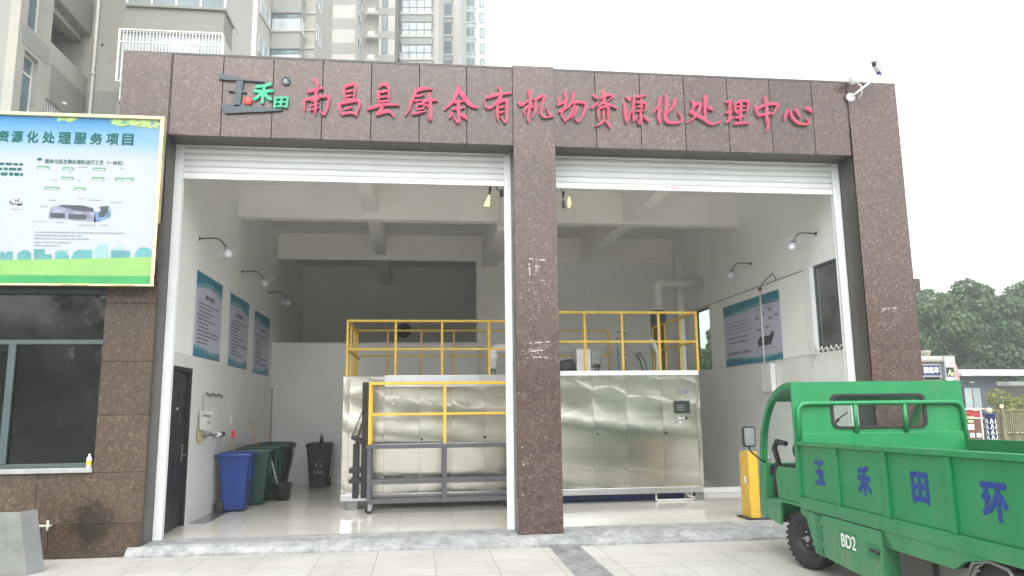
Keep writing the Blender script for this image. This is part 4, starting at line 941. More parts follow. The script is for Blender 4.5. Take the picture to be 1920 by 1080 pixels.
# guard rails on top
def rail(x0, x1, xs, y, z0, z1, zm, nm, mat='yellow', t=.045):
    m = MB(); m.bar((x0-t/2, y, z1), (x1+t/2, y, z1), t); m.bar((x0+t/2, y, zm), (x1-t/2, y, zm), t*.85)
    g = m.build(nm, mat, Q, .005)
    for x in xs: box(x-t/2, x+t/2, y-t/2+.001, y+t/2-.001, z0, z1-t/2-.001).build('post', mat, g, .004)
    return g
rail(2.21, 5.50, [2.21, 3.05, 3.87, 4.71, 5.48], 3.12, 2.26, 3.235, 2.73, 'guard_rail', 'yellow2', .042)
rail(5.66, 8.59, [5.70, 6.47, 7.17, 7.87, 8.59], 3.10, 2.31, 3.40, 2.86, 'guard_rail', 'yellow', .046)
rail(2.12, 7.6, [2.12, 2.80, 3.51, 4.20, 4.94, 6.0, 7.6], 5.80, 2.26, 3.34, 2.80, 'guard_rail', 'yellow2', .042)
for x, z0, z1, zm, mt, ys in ((2.21, 2.26, 3.235, 2.73, 'yellow2', (3.8, 4.5, 5.2)), (8.59, 2.24, 3.40, 2.86, 'yellow', (4.0, 4.9, 5.75))):
    m = MB(); m.bar((x, 3.15, z1-.002), (x, 5.77, z1-.002), .043); m.bar((x, 3.15, zm), (x, 5.77, zm), .036); g = m.build('guard_rail', mt, Q)
    for y in ys: box(x-.02, x+.02, y-.02, y+.02, z0, z1-.026).build('post', mt, g)
m = MB()
for (a, b) in (((7.75, 4.9, 2.24), (7.75, 4.9, 3.2)), ((7.75, 5.6, 2.24), (7.75, 5.6, 3.2)), ((7.75, 4.9, 3.2), (7.75, 5.6, 3.3)), ((7.75, 4.9, 2.75), (7.75, 5.6, 2.8)), ((7.1, 5.0, 2.24), (7.1, 5.0, 2.82)), ((7.1, 5.0, 2.8), (6.4, 5.0, 2.8)), ((7.45, 5.0, 2.24), (7.45, 5.0, 2.9))): m.bar(a, b, .028)
m.build('inner_rail', 'steel_old', Q)
# pipes and motor on top
m = MB(); m.tube([(4.87, 4.0, 2.26), (4.87, 4.0, 2.42)], .045, 14); m.build('pipe_neck', 'steel_old', Q)
m = MB(); m.tube([(4.87, 4.0, 2.42), (4.87, 4.0, 2.72), (4.89, 4.0, 2.79), (4.96, 4.0, 2.82), (5.5, 4.0, 2.82)], .085, 18); m.tube([(4.87, 4.0, 2.60), (4.87, 4.0, 2.69)], .092, 18); m.build('exhaust_pipe', 'wplastic', Q)
box(6.50, 6.78, 4.0, 4.35, 2.24, 2.80).build('motor_box', 'white', Q, .01); m = MB(); m.box(6.79, 7.0, 4.05, 4.3, 2.45, 2.78); m.build('motor_box', 'steel_old', Q, .02)
m = MB(); m.tube([(6.18, 4.2, 2.45), (6.46, 4.2, 2.5)], .13, 14); m.tube([(6.35, 4.2, 2.24), (6.35, 4.2, 2.5)], .06, 10); m.build('motor', 'dark_steel', Q)
m = MB(); m.tube([(6.79, 4.1, 2.5), (6.95, 4.0, 2.48), (6.86, 3.95, 2.3), (6.98, 3.9, 2.26)], .02, 8); m.build('hose', 'black', Q)
for x in (6.6, 6.72): MB().tube([(x, 3.96, 2.29), (x, 4.02, 2.29)], .03, 10).build('wheel', 'black', Q)
m = MB(); m.box(8.78, 9.06, 6.2, 6.48, .01, 3.86); m.build('flue_base', 'dark_steel', Q, .01)
m = MB(); m.tube([(8.93, 6.35, 3.86), (8.93, 6.35, 4.42), (8.95, 6.35, 4.49), (9.02, 6.35, 4.52), (10.03, 6.35, 4.52)], .095, 18); m.tube([(8.93, 6.35, 3.86), (8.93, 6.35, 3.98)], .115, 18); m.build('flue_pipe', 'wplastic', Q)
box(9.60, 9.76, 6.9, 7.06, 2.3, 5.36).build('vent_pipe', 'wplastic', Q, .03)
m = MB(); m.tube([(8.30, 4.6, 2.24), (8.32, 4.6, 2.75), (8.22, 4.6, 3.0), (8.15, 4.6, 3.05)], .05, 12); m.build('hose', 'wplastic', Q)
m = MB(); m.tube([(8.1, 4.7, 2.24), (8.05, 4.8, 2.6), (7.95, 4.8, 2.78)], .06, 10); m.build('hose', 'steel_old', Q)
# fan grilles on the rear walls
for x, y, z, lb in ((3.0, YB-.06, 4.05, 'round dark wall fan grille on the dim rear wall, left bay'), (6.62, 8.33, 4.0, 'round grey wall fan on the pale rear wall, right bay')):
    T = thing('wall_fan', lb, 'fan', (x, y, z), 'wall fans')
    m = MB(); m.lathe([(.0, .07), (.05, .07), (.05, .03), (.17, .03), (.2, .045), (.22, .04), (.22, 0), (0, 0)], (x, y, z), (0, -1, 0), 24); m.build('grille', 'dark_steel' if x < 5 else 'steel_old', T)
    m = MB(); m.lathe([(0, .09), (.05, .085), (.055, .07), (0, .07)], (x, y, z), (0, -1, 0), 14); m.build('fan_hub', 'blackp', T)
# bin lifter at the left end
m = MB(); m.box(2.50, 2.60, 2.93, 3.03, .2, 2.12); m.box(2.36, 2.46, 2.93, 3.03, .2, 1.1); m.box(2.50, 2.88, 2.94, 3.02, 2.10, 2.15); m.bar((2.40, 2.9, 1.05), (2.50, 2.9, 1.45), .03); m.bar((2.34, 2.88, 1.22), (2.52, 2.88, 1.12), .06); m.box(2.30, 2.50, 2.90, 2.96, .62, .70); m.box(2.30, 2.50, 2.90, 2.96, .45, .52)
m.bar((2.33, 2.88, 1.2), (2.55, 2.88, 1.75), .018)
m.build('bin_lifter', 'black', Q, .006)
T = thing('blue_sheet', 'blue plastic sheet lying on the floor under the steel machine', 'sheet', (7.0, 3.4, 0))
box(5.7, 8.3, 3.32, 5.4, .004, .14).build('sheet', 'blue_tank', T, .02)
T = thing('drain_pipe', 'thin white drain pipe under the machine on the right side', 'pipe', (7.9, 3.1, 0))
MB().tube([(7.70, 3.12, .15), (7.70, 3.12, .03), (7.72, 3.12, .018), (8.44, 3.12, .018)], .018, 10).build('pipe', 'wplastic', T); MB().tube([(8.25, 3.14, .15), (8.3, 3.12, .08), (8.42, 3.10, .05)], .016, 8).build('branch', 'wplastic', T)
sk = tag(box(8.72, 10.03, 4.2, 4.24, .002, .10).build('floor_sill', 'white', None, .004), 'low white sill strip on the floor between machine and right wall', 'sill')

# rolling platform in front of the machine
PF = thing('work_platform', 'rolling dark steel platform with yellow hand rail in front of the machine', 'platform', (3.9, 2.7, 0))
m = MB(); t = .065; zt = 1.085
PX0, PX1, PY0, PY1 = 2.665, 5.03, 2.46, 2.86
for x in (PX0, 3.90, PX1):
    for y in (PY0, PY1): m.box(x-t/2, x+t/2, y-t/2, y+t/2, .16, zt-.05)
for y in (PY0, PY1):
    for z in (.195, .50):
        for xa, xb in ((PX0+t/2+.001, 3.90-t/2-.001), (3.90+t/2+.001, PX1-t/2-.001)): m.box(xa, xb, y-t/2+.003, y+t/2-.003, z-t/2, z+t/2)
for x in (PX0, PX1):
    for z in (.195, .50): m.box(x-t/2+.003, x+t/2-.003, PY0+t/2+.001, PY1-t/2-.001, z-t/2, z+t/2)
m.build('frame', 'dark_steel', PF, .004)
box(PX0-.05, PX1+.05, PY0-.05, PY1+.05, zt-.048, zt+.02).build('deck', 'dark_steel', PF, .004)
m = MB(); t = .05
m.bar((PX0-t/2, PY0, 2.105), (PX1+t/2, PY0, 2.105), t); m.bar((PX0+t/2, PY0, 1.595), (PX1-t/2, PY0, 1.595), t*.8); hr = m.build('hand_rail', 'yellow', PF, .006)
for x in (PX0, 3.90, PX1): box(x-t/2, x+t/2, PY0-t/2+.001, PY0+t/2-.001, zt+.021, 2.079).build('post', 'yellow', hr, .005)
m = MB(); m.bar((PX0, PY0+t/2+.001, 2.103), (PX0, PY1, 2.103), t*.96); m.bar((PX0, PY0+t/2+.001, 1.595), (PX0, PY1, 1.595), t*.8); m.box(PX0-t/2, PX0+t/2, PY1-t/2, PY1+t/2, zt+.021, 2.079); m.build('hand_rail', 'yellow', PF, .005)
for x in (PX0+.02, PX1-.02):
    for y in (PY0+.02, PY1-.02):
        m = MB(); m.lathe([(0, -.018), (.05, -.018), (.058, -.01), (.058, .01), (.05, .018), (0, .018)], (x-.02, y, .059), (.3, 1, 0), 18); c = m.build('caster', 'black', PF)
        m = MB(); m.box(x-.03, x+.03, y-.035, y-.025, .05, .16); m.box(x-.03, x+.03, y+.025, y+.035, .05, .16); m.build('fork', 'hubm', c)
# things hanging under the shutters
T = thing('pull_tag', 'yellow brush shaped tag hanging under the left shutter near the pillar', 'tag', (4.45, .55, 4.66))
MB().prism([(-.015, .2), (.015, .2), (.03, .12), (.055, 0), (-.05, .01), (-.03, .12)], (4.45, .55, 4.66), (1, 0, 0), (.25, 0, 1), (0, .03, 0)).build('yellow_tag', 'gold', T, .004)
m = MB(); m.bar((4.50, .56, 4.86), (4.515, .56, 4.98), .035); m.tube([(4.6, .56, 5.0), (4.63, .56, 4.93), (4.70, .56, 4.90)], .007, 6); m.build('clip', 'black', T)
T = thing('shutter_motor_box', 'black box at the top of the left bay beside the pillar', 'box', (4.75, .56, 4.8))
m = MB(); m.bar((4.66, .57, 4.885), (4.80, .57, 4.90), .10, .095); m.build('case', 'black', T, .012)
T = thing('pull_tag', 'yellow leaf shaped tag with black handset hanging right of the central pillar', 'tag', (5.68, .55, 4.66))
MB().prism([(0, .21), (.03, .15), (.035, .06), (.0, 0), (-.035, .03), (-.03, .15)], (5.72, .55, 4.66), (1, 0, 0), (0, 0, 1), (0, .03, 0)).build('yellow_tag', 'gold', T, .004)
m = MB(); m.bar((5.64, .56, 4.67), (5.625, .56, 4.78), .04); m.bar((5.625, .56, 4.84), (5.64, .56, 4.93), .03); m.tube([(5.6, .56, 4.98), (5.635, .56, 4.85), (5.63, .56, 4.78)], .006, 6); m.build('handset', 'black', T)

# yellow barrier cabinet behind the cart
YB_ = thing('barrier_post', 'yellow and grey steel cabinet on a black base plate behind the green cart', 'cabinet', (8.40, .75, 0))
box(8.17, 8.68, .60, 1.02, .002, .02).build('base_plate', 'black', YB_, .003)
m = MB(); m.prism([(.66, .021), (.98, .021), (.98, .93), (.91, .985), (.66, .985)][::1], (8.245, 0, 0), (0, 1, 0), (0, 0, 1), (.15, 0, 0)); m.build('yellow_side', 'yellow2', YB_, .004)
m = MB(); m.box(8.397, 8.60, .65, .975, .021, .90); m.build('grey_case', 'steel_dull', YB_, .006)
m = MB(); m.box(8.44, 8.56, .640, .649, .16, .24); m.box(8.45, 8.5, .640, .649, .34, .38); m.build('label_plate', 'white', YB_)
for z in (.58, .62, .66, .70, .74): pass
box(8.244, 8.2449, .76, .84, .52, .62).build('label_plate', 'white', YB_)

YB_.location.x += .13

# ------------------------------------------------------------------ green cargo cart
th, pc_ = R(5.6), R(-1.0)
va = Vector((math.sin(th)*math.cos(pc_), math.cos(th)*math.cos(pc_), math.sin(pc_))); vb = Vector((-math.cos(th), math.sin(th), 0)); vc = va.cross(vb)
CA = thing('cargo_cart', 'bright green open cab cargo cart with blue lettering on its bed', 'cargo cart')
CA.matrix_world = Matrix(((va.x, vb.x, vc.x, 7.68), (va.y, vb.y, vc.y, -2.2), (va.z, vb.z, vc.z, -.12), (0, 0, 0, 1)))
def cb(m, nm, mat='green', par=None, bevel=.006): return m.build(nm, mat, par or CA, bevel, local=True)
BW, BE = -1.97, -4.15
# bed: left wall with ribs
m = MB(); m.box(BE, -.045, -.05, -.022, .78, 1.335)
bl = cb(m, 'bed_side', 'green')
m = MB(); m.box(BE, -.005, -.055, .012, 1.337, 1.385); cb(m, 'top_rail', 'green', bl)
for a in (-.03, -1.0, -1.95, -2.90, -3.85):
    m = MB(); m.box(a-.035, a+.035, -.021, .008, .782, 1.335); cb(m, 'rib', 'green', bl, .004)
m = MB(); m.box(BE, -.04, -.06, .010, .66, .779); cb(m, 'bed_sill', 'green', bl)
m = MB(); m.box(BE, -.06, BW, BW+.04, .70, 1.385); cb(m, 'bed_side', 'green_in')
m = MB(); m.box(BE, -.06, BW+.042, -.062, .70, .74); cb(m, 'bed_floor', 'green_in')
m = MB(); m.box(BE, BE+.04, BW+.042, -.062, .742, 1.385); cb(m, 'tail_gate', 'green')
m = MB(); m.box(-.055, -.02, BW+.002, -.06, .742, 1.47); cb(m, 'bed_front', 'green')
# skirt below the bed with the wheel cut-out
m = MB(); m.prism([(-.03, .659), (-.03, .60), (-.17, .565), (-.36, .235), (-.54, .225), (-.57, .64), (-1.83, .66), (-1.90, .52), (-1.99, .52), (-2.86, .52), (-3.0, .60), (-3.28, .655), (-3.35, .659)][::-1], (0, 0, 0), (1, 0, 0), (0, 0, 1), (0, -.03, 0)); cb(m, 'skirt', 'green', None, .004)
m = MB(); m.box(-.555, -.42, .001, .006, .25, .62); cb(m, 'skirt_recess_shade', 'green_in', None, .002)  # flat darker plate: the skirt recess's shade is put into its colour
m = MB(); m.prism([(-.60, .648), (-.60, .235), (-1.10, .205), (-1.80, .19), (-1.82, .648)][::-1], (0, .014, 0), (1, 0, 0), (0, 0, 1), (0, -.3, 0)); tb = cb(m, 'tool_box', 'green', None, .006)
m = MB(); m.prism([(-.585, .66), (-.585, .225), (-.598, .225), (-.598, .66)][::-1], (0, .006, 0), (1, 0, 0), (0, 0, 1), (0, -.1, 0)); m.box(-1.825, -.60, -.1, .006, .649, .657); cb(m, 'door_seam', 'black', tb, 0)
m = MB(); m.box(-1.76, -1.55, .0145, .017, .385, .525); l = cb(m, 'latch_recess_shade', 'green_in', tb, .002)  # raised plate, not hollow; shade of the latch recess painted as darker green
m = MB(); m.box(-1.775, -1.60, .017, .024, .445, .475); m.lathe([(0, .03), (.018, .03), (.022, 0)], (-1.76, .017, .462), (0, 1, 0), 10); cb(m, 'latch', 'black', l, .003)
m = MB(); m.box(-1.35, -1.0, .0145, .0158, .385, .56); cb(m, 'number_patch', 'green_in', tb, 0)
for z in (.34, .56):
    m = MB(); m.tube([(-.60, .012, z-.03), (-.60, .012, z+.03)], .012, 8); cb(m, 'hinge', 'green', tb, 0)
UX, UZ = (-1, 0, 0), (0, 0, 1)
cb(text('BD2', (-1.03, .016, .405), UX, UZ, .30, .125, .002, .012), 'fleet_number', 'white_ink', tb, 0)
for ch, a0, a1, z0, z1 in (('玉', -.44, -.68, .945, 1.195), ('禾', -1.40, -1.66, .92, 1.195), ('田', -2.34, -2.585, .945, 1.195), ('环', -3.24, -3.52, .92, 1.185)):
    cb(text(ch, (a0, -.0215, z0), UX, UZ, a0-a1, z1-z0, .003, .042), 'lettering', 'blue_ink', bl, 0)
# cab
prof = [(-.0, 2.045), (.20, 2.04), (.38, 2.01), (.55, 1.955), (.73, 1.87), (.88, 1.755), (1.0, 1.62), (1.09, 1.47), (1.15, 1.30), (1.19, 1.09)]
for b0, b1 in ((-.07, 0), (BW, BW+.07)):
    inn = [(p[0]-.085*(i/9)**.5, p[1]-.075*(1-i/9)) for i, p in enumerate(prof)]
    m = MB()
    for i in range(len(prof)-1): m.prism([inn[i], inn[i+1], prof[i+1], prof[i]], (0, b1, 0), (1, 0, 0), (0, 0, 1), (0, b0-b1, 0))
    cb(m, 'front_pillar', 'green', None, .0)
m = MB(); n = len(prof); vs = [(a, b, z) for a, z in prof[:5] for b in (-.071, BW+.071)]; vs2 = [(a, b, z-.03) for a, z in prof[:5] for b in (-.071, BW+.071)]
fs = [(2*i, 2*i+1, 2*i+3, 2*i+2) for i in range(4)]; m.add(vs, fs, True); m.add(vs2, [f[::-1] for f in fs], True); m.add([vs[0], vs[1], vs2[1], vs2[0]], [(0, 1, 2, 3)]); m.add([vs[8], vs[9], vs2[9], vs2[8]], [(3, 2, 1, 0)])
cb(m, 'roof', 'green', None, 0)
m = MB(); vs = [(a-.03, b, z-.01) for a, z in prof[4:] for b in (-.071, BW+.071)]; m.add(vs, [(2*i, 2*i+1, 2*i+3, 2*i+2) for i in range(5)], True); cb(m, 'windshield', 'clear', None, 0)
# cab back wall with rounded rear window
def rrect(a0, a1, z0, z1, r, n=5):
    out = []
    for cx_, cz_, t0 in ((a1-r, z1-r, 0), (a0+r, z1-r, 90), (a0+r, z0+r, 180), (a1-r, z0+r, 270)):
        for k in range(n+1): t = R(t0+90*k/n); out.append((cx_+r*math.cos(t), cz_+r*math.sin(t)))
    return out
wi = rrect(-1.515, -.455, 1.53, 1.885, .075)
def ring(inner, outer, x0, x1):
    m = MB(); n = len(inner); vs = [(x0, b, z) for b, z in inner]+[(x0, b, z) for b, z in outer]+[(x1, b, z) for b, z in inner]+[(x1, b, z) for b, z in outer]; fs = []
    for k in range(n):
        j = (k+1) % n; fs += [(k, j, n+j, n+k), (2*n+k, 3*n+k, 3*n+j, 2*n+j), (k, 2*n+k, 2*n+j, j), (n+k, n+j, 3*n+j, 3*n+k)]
    m.add(vs, fs); return m
def rout(poly, b0, b1, z0, z1):   # project onto surrounding rectangle
    cb_, cz_ = (-.985, 1.7075); out = []
    for b, z in poly:
        db, dz = b-cb_, z-cz_; k = min(((b1-cb_)/db if db > 0 else (b0-cb_)/db) if abs(db) > 1e-6 else 9e9, ((z1-cz_)/dz if dz > 0 else (z0-cz_)/dz) if abs(dz) > 1e-6 else 9e9)
        out.append((cb_+db*k, cz_+dz*k))
    return out
cb(ring(wi, rout(wi, -1.70, -.27, 1.475, 1.95), -.018, .018), 'cab_back', 'green', None, 0)
m = MB(); m.box(-.0175, .0175, -.272, -.002, .70, 2.043); m.box(-.0175, .0175, BW+.002, -1.698, .70, 2.043); m.box(-.017, .017, -1.70, -.27, 1.948, 2.043); m.box(-.017, .017, -1.70, -.27, .70, 1.477); cb(m, 'cab_back', 'green', None, 0)
wo_ = [( -.985+(b+.985)*1.045, 1.7075+(z-1.7075)*1.11) for b, z in wi]
gk = cb(ring([(-.985+(b+.985)*.975, 1.7075+(z-1.7075)*.94) for b, z in wi], wo_, -.030, -.005), 'rear_window', 'black', None, .005)
m = MB(); m.add([(0, b, z) for b, z in wi], [tuple(range(len(wi)))]); cb(m, 'pane', 'clear', gk, 0)
m = MB(); m.tube([(1.0, -.55, 1.36), (.92, -.80, 1.62)], .011, 6); m.tube([(1.0, -.75, 1.36), (.92, -.95, 1.62)], .011, 6); m.tube([(.98, -.5, 1.33), (.9, -1.05, 1.7)], .008, 6); cb(m, 'wiper', 'black', None, 0)
# lower cab
m = MB(); m.prism([(1.0, 1.085), (1.195, 1.085), (1.26, .78), (1.29, .50), (1.27, .43), (1.08, .42), (1.06, .70)][::-1], (0, 0, 0), (1, 0, 0), (0, 0, 1), (0, BW, 0)); cb(m, 'nose_panel', 'green', None, .012)
m = MB(); m.prism([(-.03, .70), (.62, .695), (1.05, .66), (1.05, .44), (.60, .395), (.58, .62), (.50, .668), (-.03, .668)][::-1], (0, .004, 0), (1, 0, 0), (0, 0, 1), (0, -.035, 0)); cb(m, 'step_sill', 'green', None, .006)
m = MB(); m.prism([(.02, .702), (.66, .702), (.70, .98), (.60, 1.075), (.02, 1.075)][::-1], (0, -.012, 0), (1, 0, 0), (0, 0, 1), (0, -.03, 0)); m.box(.02, .62, BW+.03, -.045, .66, 1.0); cb(m, 'seat_box', 'green', None, .008)
m = MB(); m.box(.64, 1.06, BW+.05, -.04, .42, .45); cb(m, 'cab_floor', 'blackp', None, 0)
m = MB(); m.box(.10, .62, -1.0, -.12, 1.001, 1.09); m.bar((.10, -.56, 1.10), (.03, -.56, 1.42), .80, .08, (1, 0, 0)); cb(m, 'seat', 'black', None, .03)
m = MB(); pts = []
for k in range(25):
    t = 2*math.pi*k/24; pts.append(Vector((.62, -.42, 1.22))+Vector((.11, 0, .16))*math.cos(t)*1.0+Vector((0, .19, 0))*math.sin(t))
m.tube(pts, .016, 8, False); m.tube([(.62, -.42, 1.22), (.95, -.42, .95)], .022, 8); m.tube([pts[0], (.62, -.42, 1.22), pts[12]], .012, 6); m.tube([pts[6], (.62, -.42, 1.22), pts[18]], .012, 6); cb(m, 'steering_wheel', 'black', None, 0)
m = MB(); m.tube([(.66, -.06, 1.05), (.78, -.05, 1.28), (.70, -.06, 1.36), (.52, -.10, 1.34)], [.03, .035, .035, .03], 10); m.tube([(.80, -.05, .72), (.74, -.05, 1.05), (.72, -.05, 1.1)], [.05, .035, .03], 10); cb(m, 'grab_handle', 'black', None, 0)
m = MB(); m.box(1.0, 1.055, BW+.08, -.05, .95, 1.08); cb(m, 'dashboard', 'blackp', None, .02)
# head board rack
m = MB(); m.tube([(-.05, -.045, 1.39), (-.05, -.045, 1.70), (-.05, -.06, 1.755), (-.05, -.10, 1.79), (-.05, -.16, 1.80), (-.05, -1.83, 1.80), (-.05, -1.89, 1.79), (-.05, -1.93, 1.755), (-.05, -1.945, 1.70), (-.05, -1.945, 1.39)], .026, 12)
for b in (-.70, -1.27): m.tube([(-.05, b, 1.47), (-.05, b, 1.79)], .024, 10)
cb(m, 'head_rack', 'green', None, 0)
# mirror
m = MB(); m.tube([(.98, .0, 1.10), (1.0, .10, 1.17), (1.02, .17, 1.24), (1.02, .19, 1.30)], .011, 8); mi = cb(m, 'mirror', 'black', None, 0)
m = MB(); m.prism(rrect(.10, .26, 1.29, 1.545, .03), (.985, 0, 0), (0, 1, 0), (0, 0, 1), (.06, 0, 0)); cb(m, 'mirror_case', 'black', mi, .012)
m = MB(); m.prism(rrect(.118, .242, 1.31, 1.525, .02), (.975, 0, 0), (0, 1, 0), (0, 0, 1), (.0095, 0, 0)); cb(m, 'mirror_glass', 'steel_bright', mi, 0)
# wheels
def wheel(x, y, steer, rad=.32):
    Wh = bpy.data.objects.new('wheel', None); COL.objects.link(Wh); Wh.parent = CA; Wh.location = (x, y, rad); Wh.rotation_euler = (0, 0, steer); Wh.empty_display_size = .1
    s = rad/.32; m = MB(); m.lathe([(.185*s, -.07), (.20*s, -.085), (.27*s, -.088), (.300*s, -.075), (.311*s, -.04), (.313*s, 0), (.311*s, .04), (.300*s, .075), (.27*s, .088), (.20*s, .085), (.185*s, .07)], (0, 0, 0), (0, 1, 0), 40)
    for k in range(30):
        t = 2*math.pi*k/30
        for sy in (-1, 1):
            q = t+(.1 if sy > 0 else 0); c = Vector((math.cos(q), 0, math.sin(q)))*.311*s; tg = Vector((-math.sin(q), 0, math.cos(q)))
            m.bar(c+Vector((0, sy*.012, 0)), c*.965+Vector((0, sy*.090, 0))+tg*.012, .030*s, .022, tuple(c.normalized()))
    m.build('tyre', 'tyre', Wh, local=True)
    m = MB(); m.lathe([(.187*s, -.06), (.187*s, .068), (.175*s, .07), (.16*s, .03), (.10*s, .025), (.095*s, .045), (.06*s, .05), (.055*s, .03), (0, .03)], (0, 0, 0), (0, 1, 0), 32); m.build('rim', 'hub', Wh, local=True)
    m = MB(); m.lathe([(.035*s, .03), (.038*s, .075), (.03*s, .085), (0, .085)], (0, 0, 0), (0, 1, 0), 16)
    for k in range(5): t = 2*math.pi*k/5; m.lathe([(.012, .045), (.012, .062), (0, .062)], (.077*s*math.cos(t), 0, .077*s*math.sin(t)), (0, 1, 0), 8)
    m.build('hub', 'hubm', Wh, local=True); return Wh
wheel(.03, -.13, R(20)); wheel(.03, BW+.13, R(20)); wheel(-3.28, -.16, 0, .34); wheel(-3.28, BW+.16, 0, .34)
m = MB(); m.box(-4.0, 1.0, -.62, -.54, .50, .66); m.box(-4.0, 1.0, -1.43, -1.35, .50, .66); m.tube([(-3.28, -.2, .34), (-3.28, BW+.2, .34)], .06, 10); m.tube([(.03, -.2, .32), (.03, BW+.2, .32)], .04, 10); m.box(-.02, .56, BW+.03, -.26, .60, .66); cb(m, 'chassis', 'black', None, 0)
m = MB(); m.box(-2.49, -2.0, -.10, -.035, .22, .52); m.box(-2.5, -2.0, -.5, -.101, .24, .30); cb(m, 'black_lower_plate', 'blackp', None, .01)  # black plates set in the opening below the skirt
m = MB(); m.tube([(-2.93, -.02, .42), (-3.06, -.02, .60), (-3.25, -.02, .645), (-3.45, -.02, .62), (-3.6, -.02, .45)], .014, 10); cb(m, 'fender_edge', 'steel_old', None, 0)

# ------------------------------------------------------------------ things beyond the right corner
def ray(px, py): return fw+rt*((px-960)/1417.5)-up*((py-540)/1417.5)
def onY(px, py, y): d = ray(px, py); return CP+d*((y-CP.y)/d.y)
KI = thing('kiosk', 'beige roadside kiosk with dark blue sign reading in white characters', 'kiosk', (16.0, 7, G))
def yb(m, x0, y0, x1, y1, yf, th): a = onY(x0, y1, yf); b = onY(x1, y0, yf); return m.box(a.x, b.x, yf, yf+th, a.z, b.z)
a = onY(1700, 668, 7); b = onY(1766, 668, 7)
box(a.x-1, b.x, 7.05, 8.3, G, 2.62).build('body', 'beige', KI, .01)
m = MB(); c = onY(1768, 672, 7); m.tube([(a.x-1, 7.0, c.z-.02), (c.x, 7.0, c.z-.02)], .08, 14); m.box(a.x-1, c.x, 7.0, 8.3, c.z-.10, c.z+.05); m.build('roof_edge', 'beige', KI, .01)
m = MB(); yb(m, 1728, 682, 1765, 710, 7.0, .045); m.build('sign_frame', 'aluminium', KI, .004)
m = MB(); yb(m, 1731, 685, 1761.5, 703.5, 6.985, .014); sp = m.build('sign_panel', 'navy', KI)
a = onY(1732.5, 700, 6.98); b = onY(1760.5, 687.5, 6.98)
text('禁临车', (a.x, 6.984, a.z), (1, 0, 0), (0, 0, 1), b.x-a.x, b.z-a.z, .004, .03).build('sign_text', 'white_ink', sp)
m = MB(); yb(m, 1734, 707, 1762, 711.5, 6.97, .02); m.build('window', 'annex_glass', KI)
AD = thing('advert_column', 'slim upright panel with white notice and dark picture beside the kiosk', 'advert panel', (16.7, 6.9, G))
a = onY(1769, 667, 6.9); b = onY(1790, 667, 6.9); box(a.x, b.x, 6.9, 7.04, G, a.z).build('case', 'aluminium', AD, .006)
m = MB(); yb(m, 1774, 670, 1789, 688, 6.892, .006); s = m.build('notice', 'paper', AD)
a = onY(1777, 683, 6.89); text('五金', (a.x, 6.8915, a.z), (1, 0, 0), (0, 0, 1), .11, .06, .002, .01).build('notice_text', 'redp', s)
m = MB(); yb(m, 1776, 689, 1788, 706, 6.892, .006); s = m.build('picture', 'screen', AD)
m = MB(); a = onY(1778, 704, 6.889); b = onY(1782, 693, 6.889); m.bar((a.x, 6.8905, a.z), (b.x, 6.8905, b.z), .03, .003, (0, 1, 0)); c = onY(1785, 701, 6.889); m.lathe([(.02, 0), (.035, .001), (.05, 0)], (c.x, 6.8905, c.z), (0, -1, 0), 16); m.build('picture_print', 'ivory', s)
m = MB(); yb(m, 1776, 708, 1788, 716, 6.892, .006); m.build('notice', 'paper', AD)
PF2 = tag(MB().prism([(0, 0), (.02, .20), (.05, .22), (.09, .12), (.11, -.2), (.02, -.25)], tuple(onY(1791, 700, 7.6)), (1, 0, 0), (0, 0, 1), (0, .05, 0)).build('pink_flag', plain('pink_cloth', (.60, .25, .25), .7)), 'faded pink flag hanging behind the advert panel', 'flag')
WL = thing('roof_tank', 'small cream round vent standing on the kiosk roof by the column', 'vent', tuple(onY(1737, 668, 7.2)))
a = onY(1736, 668, 7.2); MB().lathe([(0, 0), (.09, 0), (.125, .12), (.13, .135), (0, .15)], (a.x, 7.2, a.z), n=20).build('vent', 'beige', WL)
a, b = onY(1752, 666, 7.5), onY(1777, 666, 7.5)
tag(MB().tube([(a.x, 7.5, c.z+.10), ((a.x+b.x)/2, 7.5, c.z+.12), (b.x, 7.5, c.z+.09)], [.08, .11, .09], 14).build('dark_clutter', 'blackp'), 'dark rounded tarpaulin lying on the kiosk roof', 'clutter')  # added tube standing in for an unidentified dark rounded thing
# slate hut with pale roof
HT = thing('slate_hut', 'slate grey panel hut with double window and pale overhanging roof', 'hut', (30, 22, G))
a = onY(1800, 712, 22); b = onY(1868, 712, 22); x0, x1, zt = a.x, b.x, onY(1840, 705, 22).z
box(x0, x1, 22, 25.5, G, zt).build('wall', 'slate', HT, .01)
m = MB(); yb(m, 1809, 725, 1839, 768, 21.96, .035); wn_ = m.build('window', 'dframe', HT)
for p, q in ((1812, 1823), (1826, 1837.5)):
    m = MB(); yb(m, p, 727, q, 766, 21.94, .018); m.build('pane', 'curtain', wn_)
m = MB(); yb(m, 1819, 715, 1827, 718, 21.9, .09); m.build('lamp', 'white', HT)
m = MB(); z1 = onY(1800, 700, 21.3).z; m.add([(x0-.5, 21.2, z1-.12), (x1+6, 21.2, z1-.16), (x1+6, 26, z1+.25), (x0-.5, 26, z1+.30), (x0-.5, 21.2, z1), (x1+6, 21.2, z1-.03), (x1+6, 26, z1+.38), (x0-.5, 26, z1+.43)], [(0, 3, 2, 1), (4, 5, 6, 7), (0, 1, 5, 4), (1, 2, 6, 5), (2, 3, 7, 6), (3, 0, 4, 7)]); m.build('roof', 'roofm', HT)
LW = thing('long_shed', 'low pale roofed shed wall running behind the yellow green hedge', 'shed', (36, 27, G))
a = onY(1862, 716, 27); b = onY(1862, 731, 27); box(a.x-1, a.x+14, 27, 29, G, b.z+.2).build('wall', 'bay_r', LW)
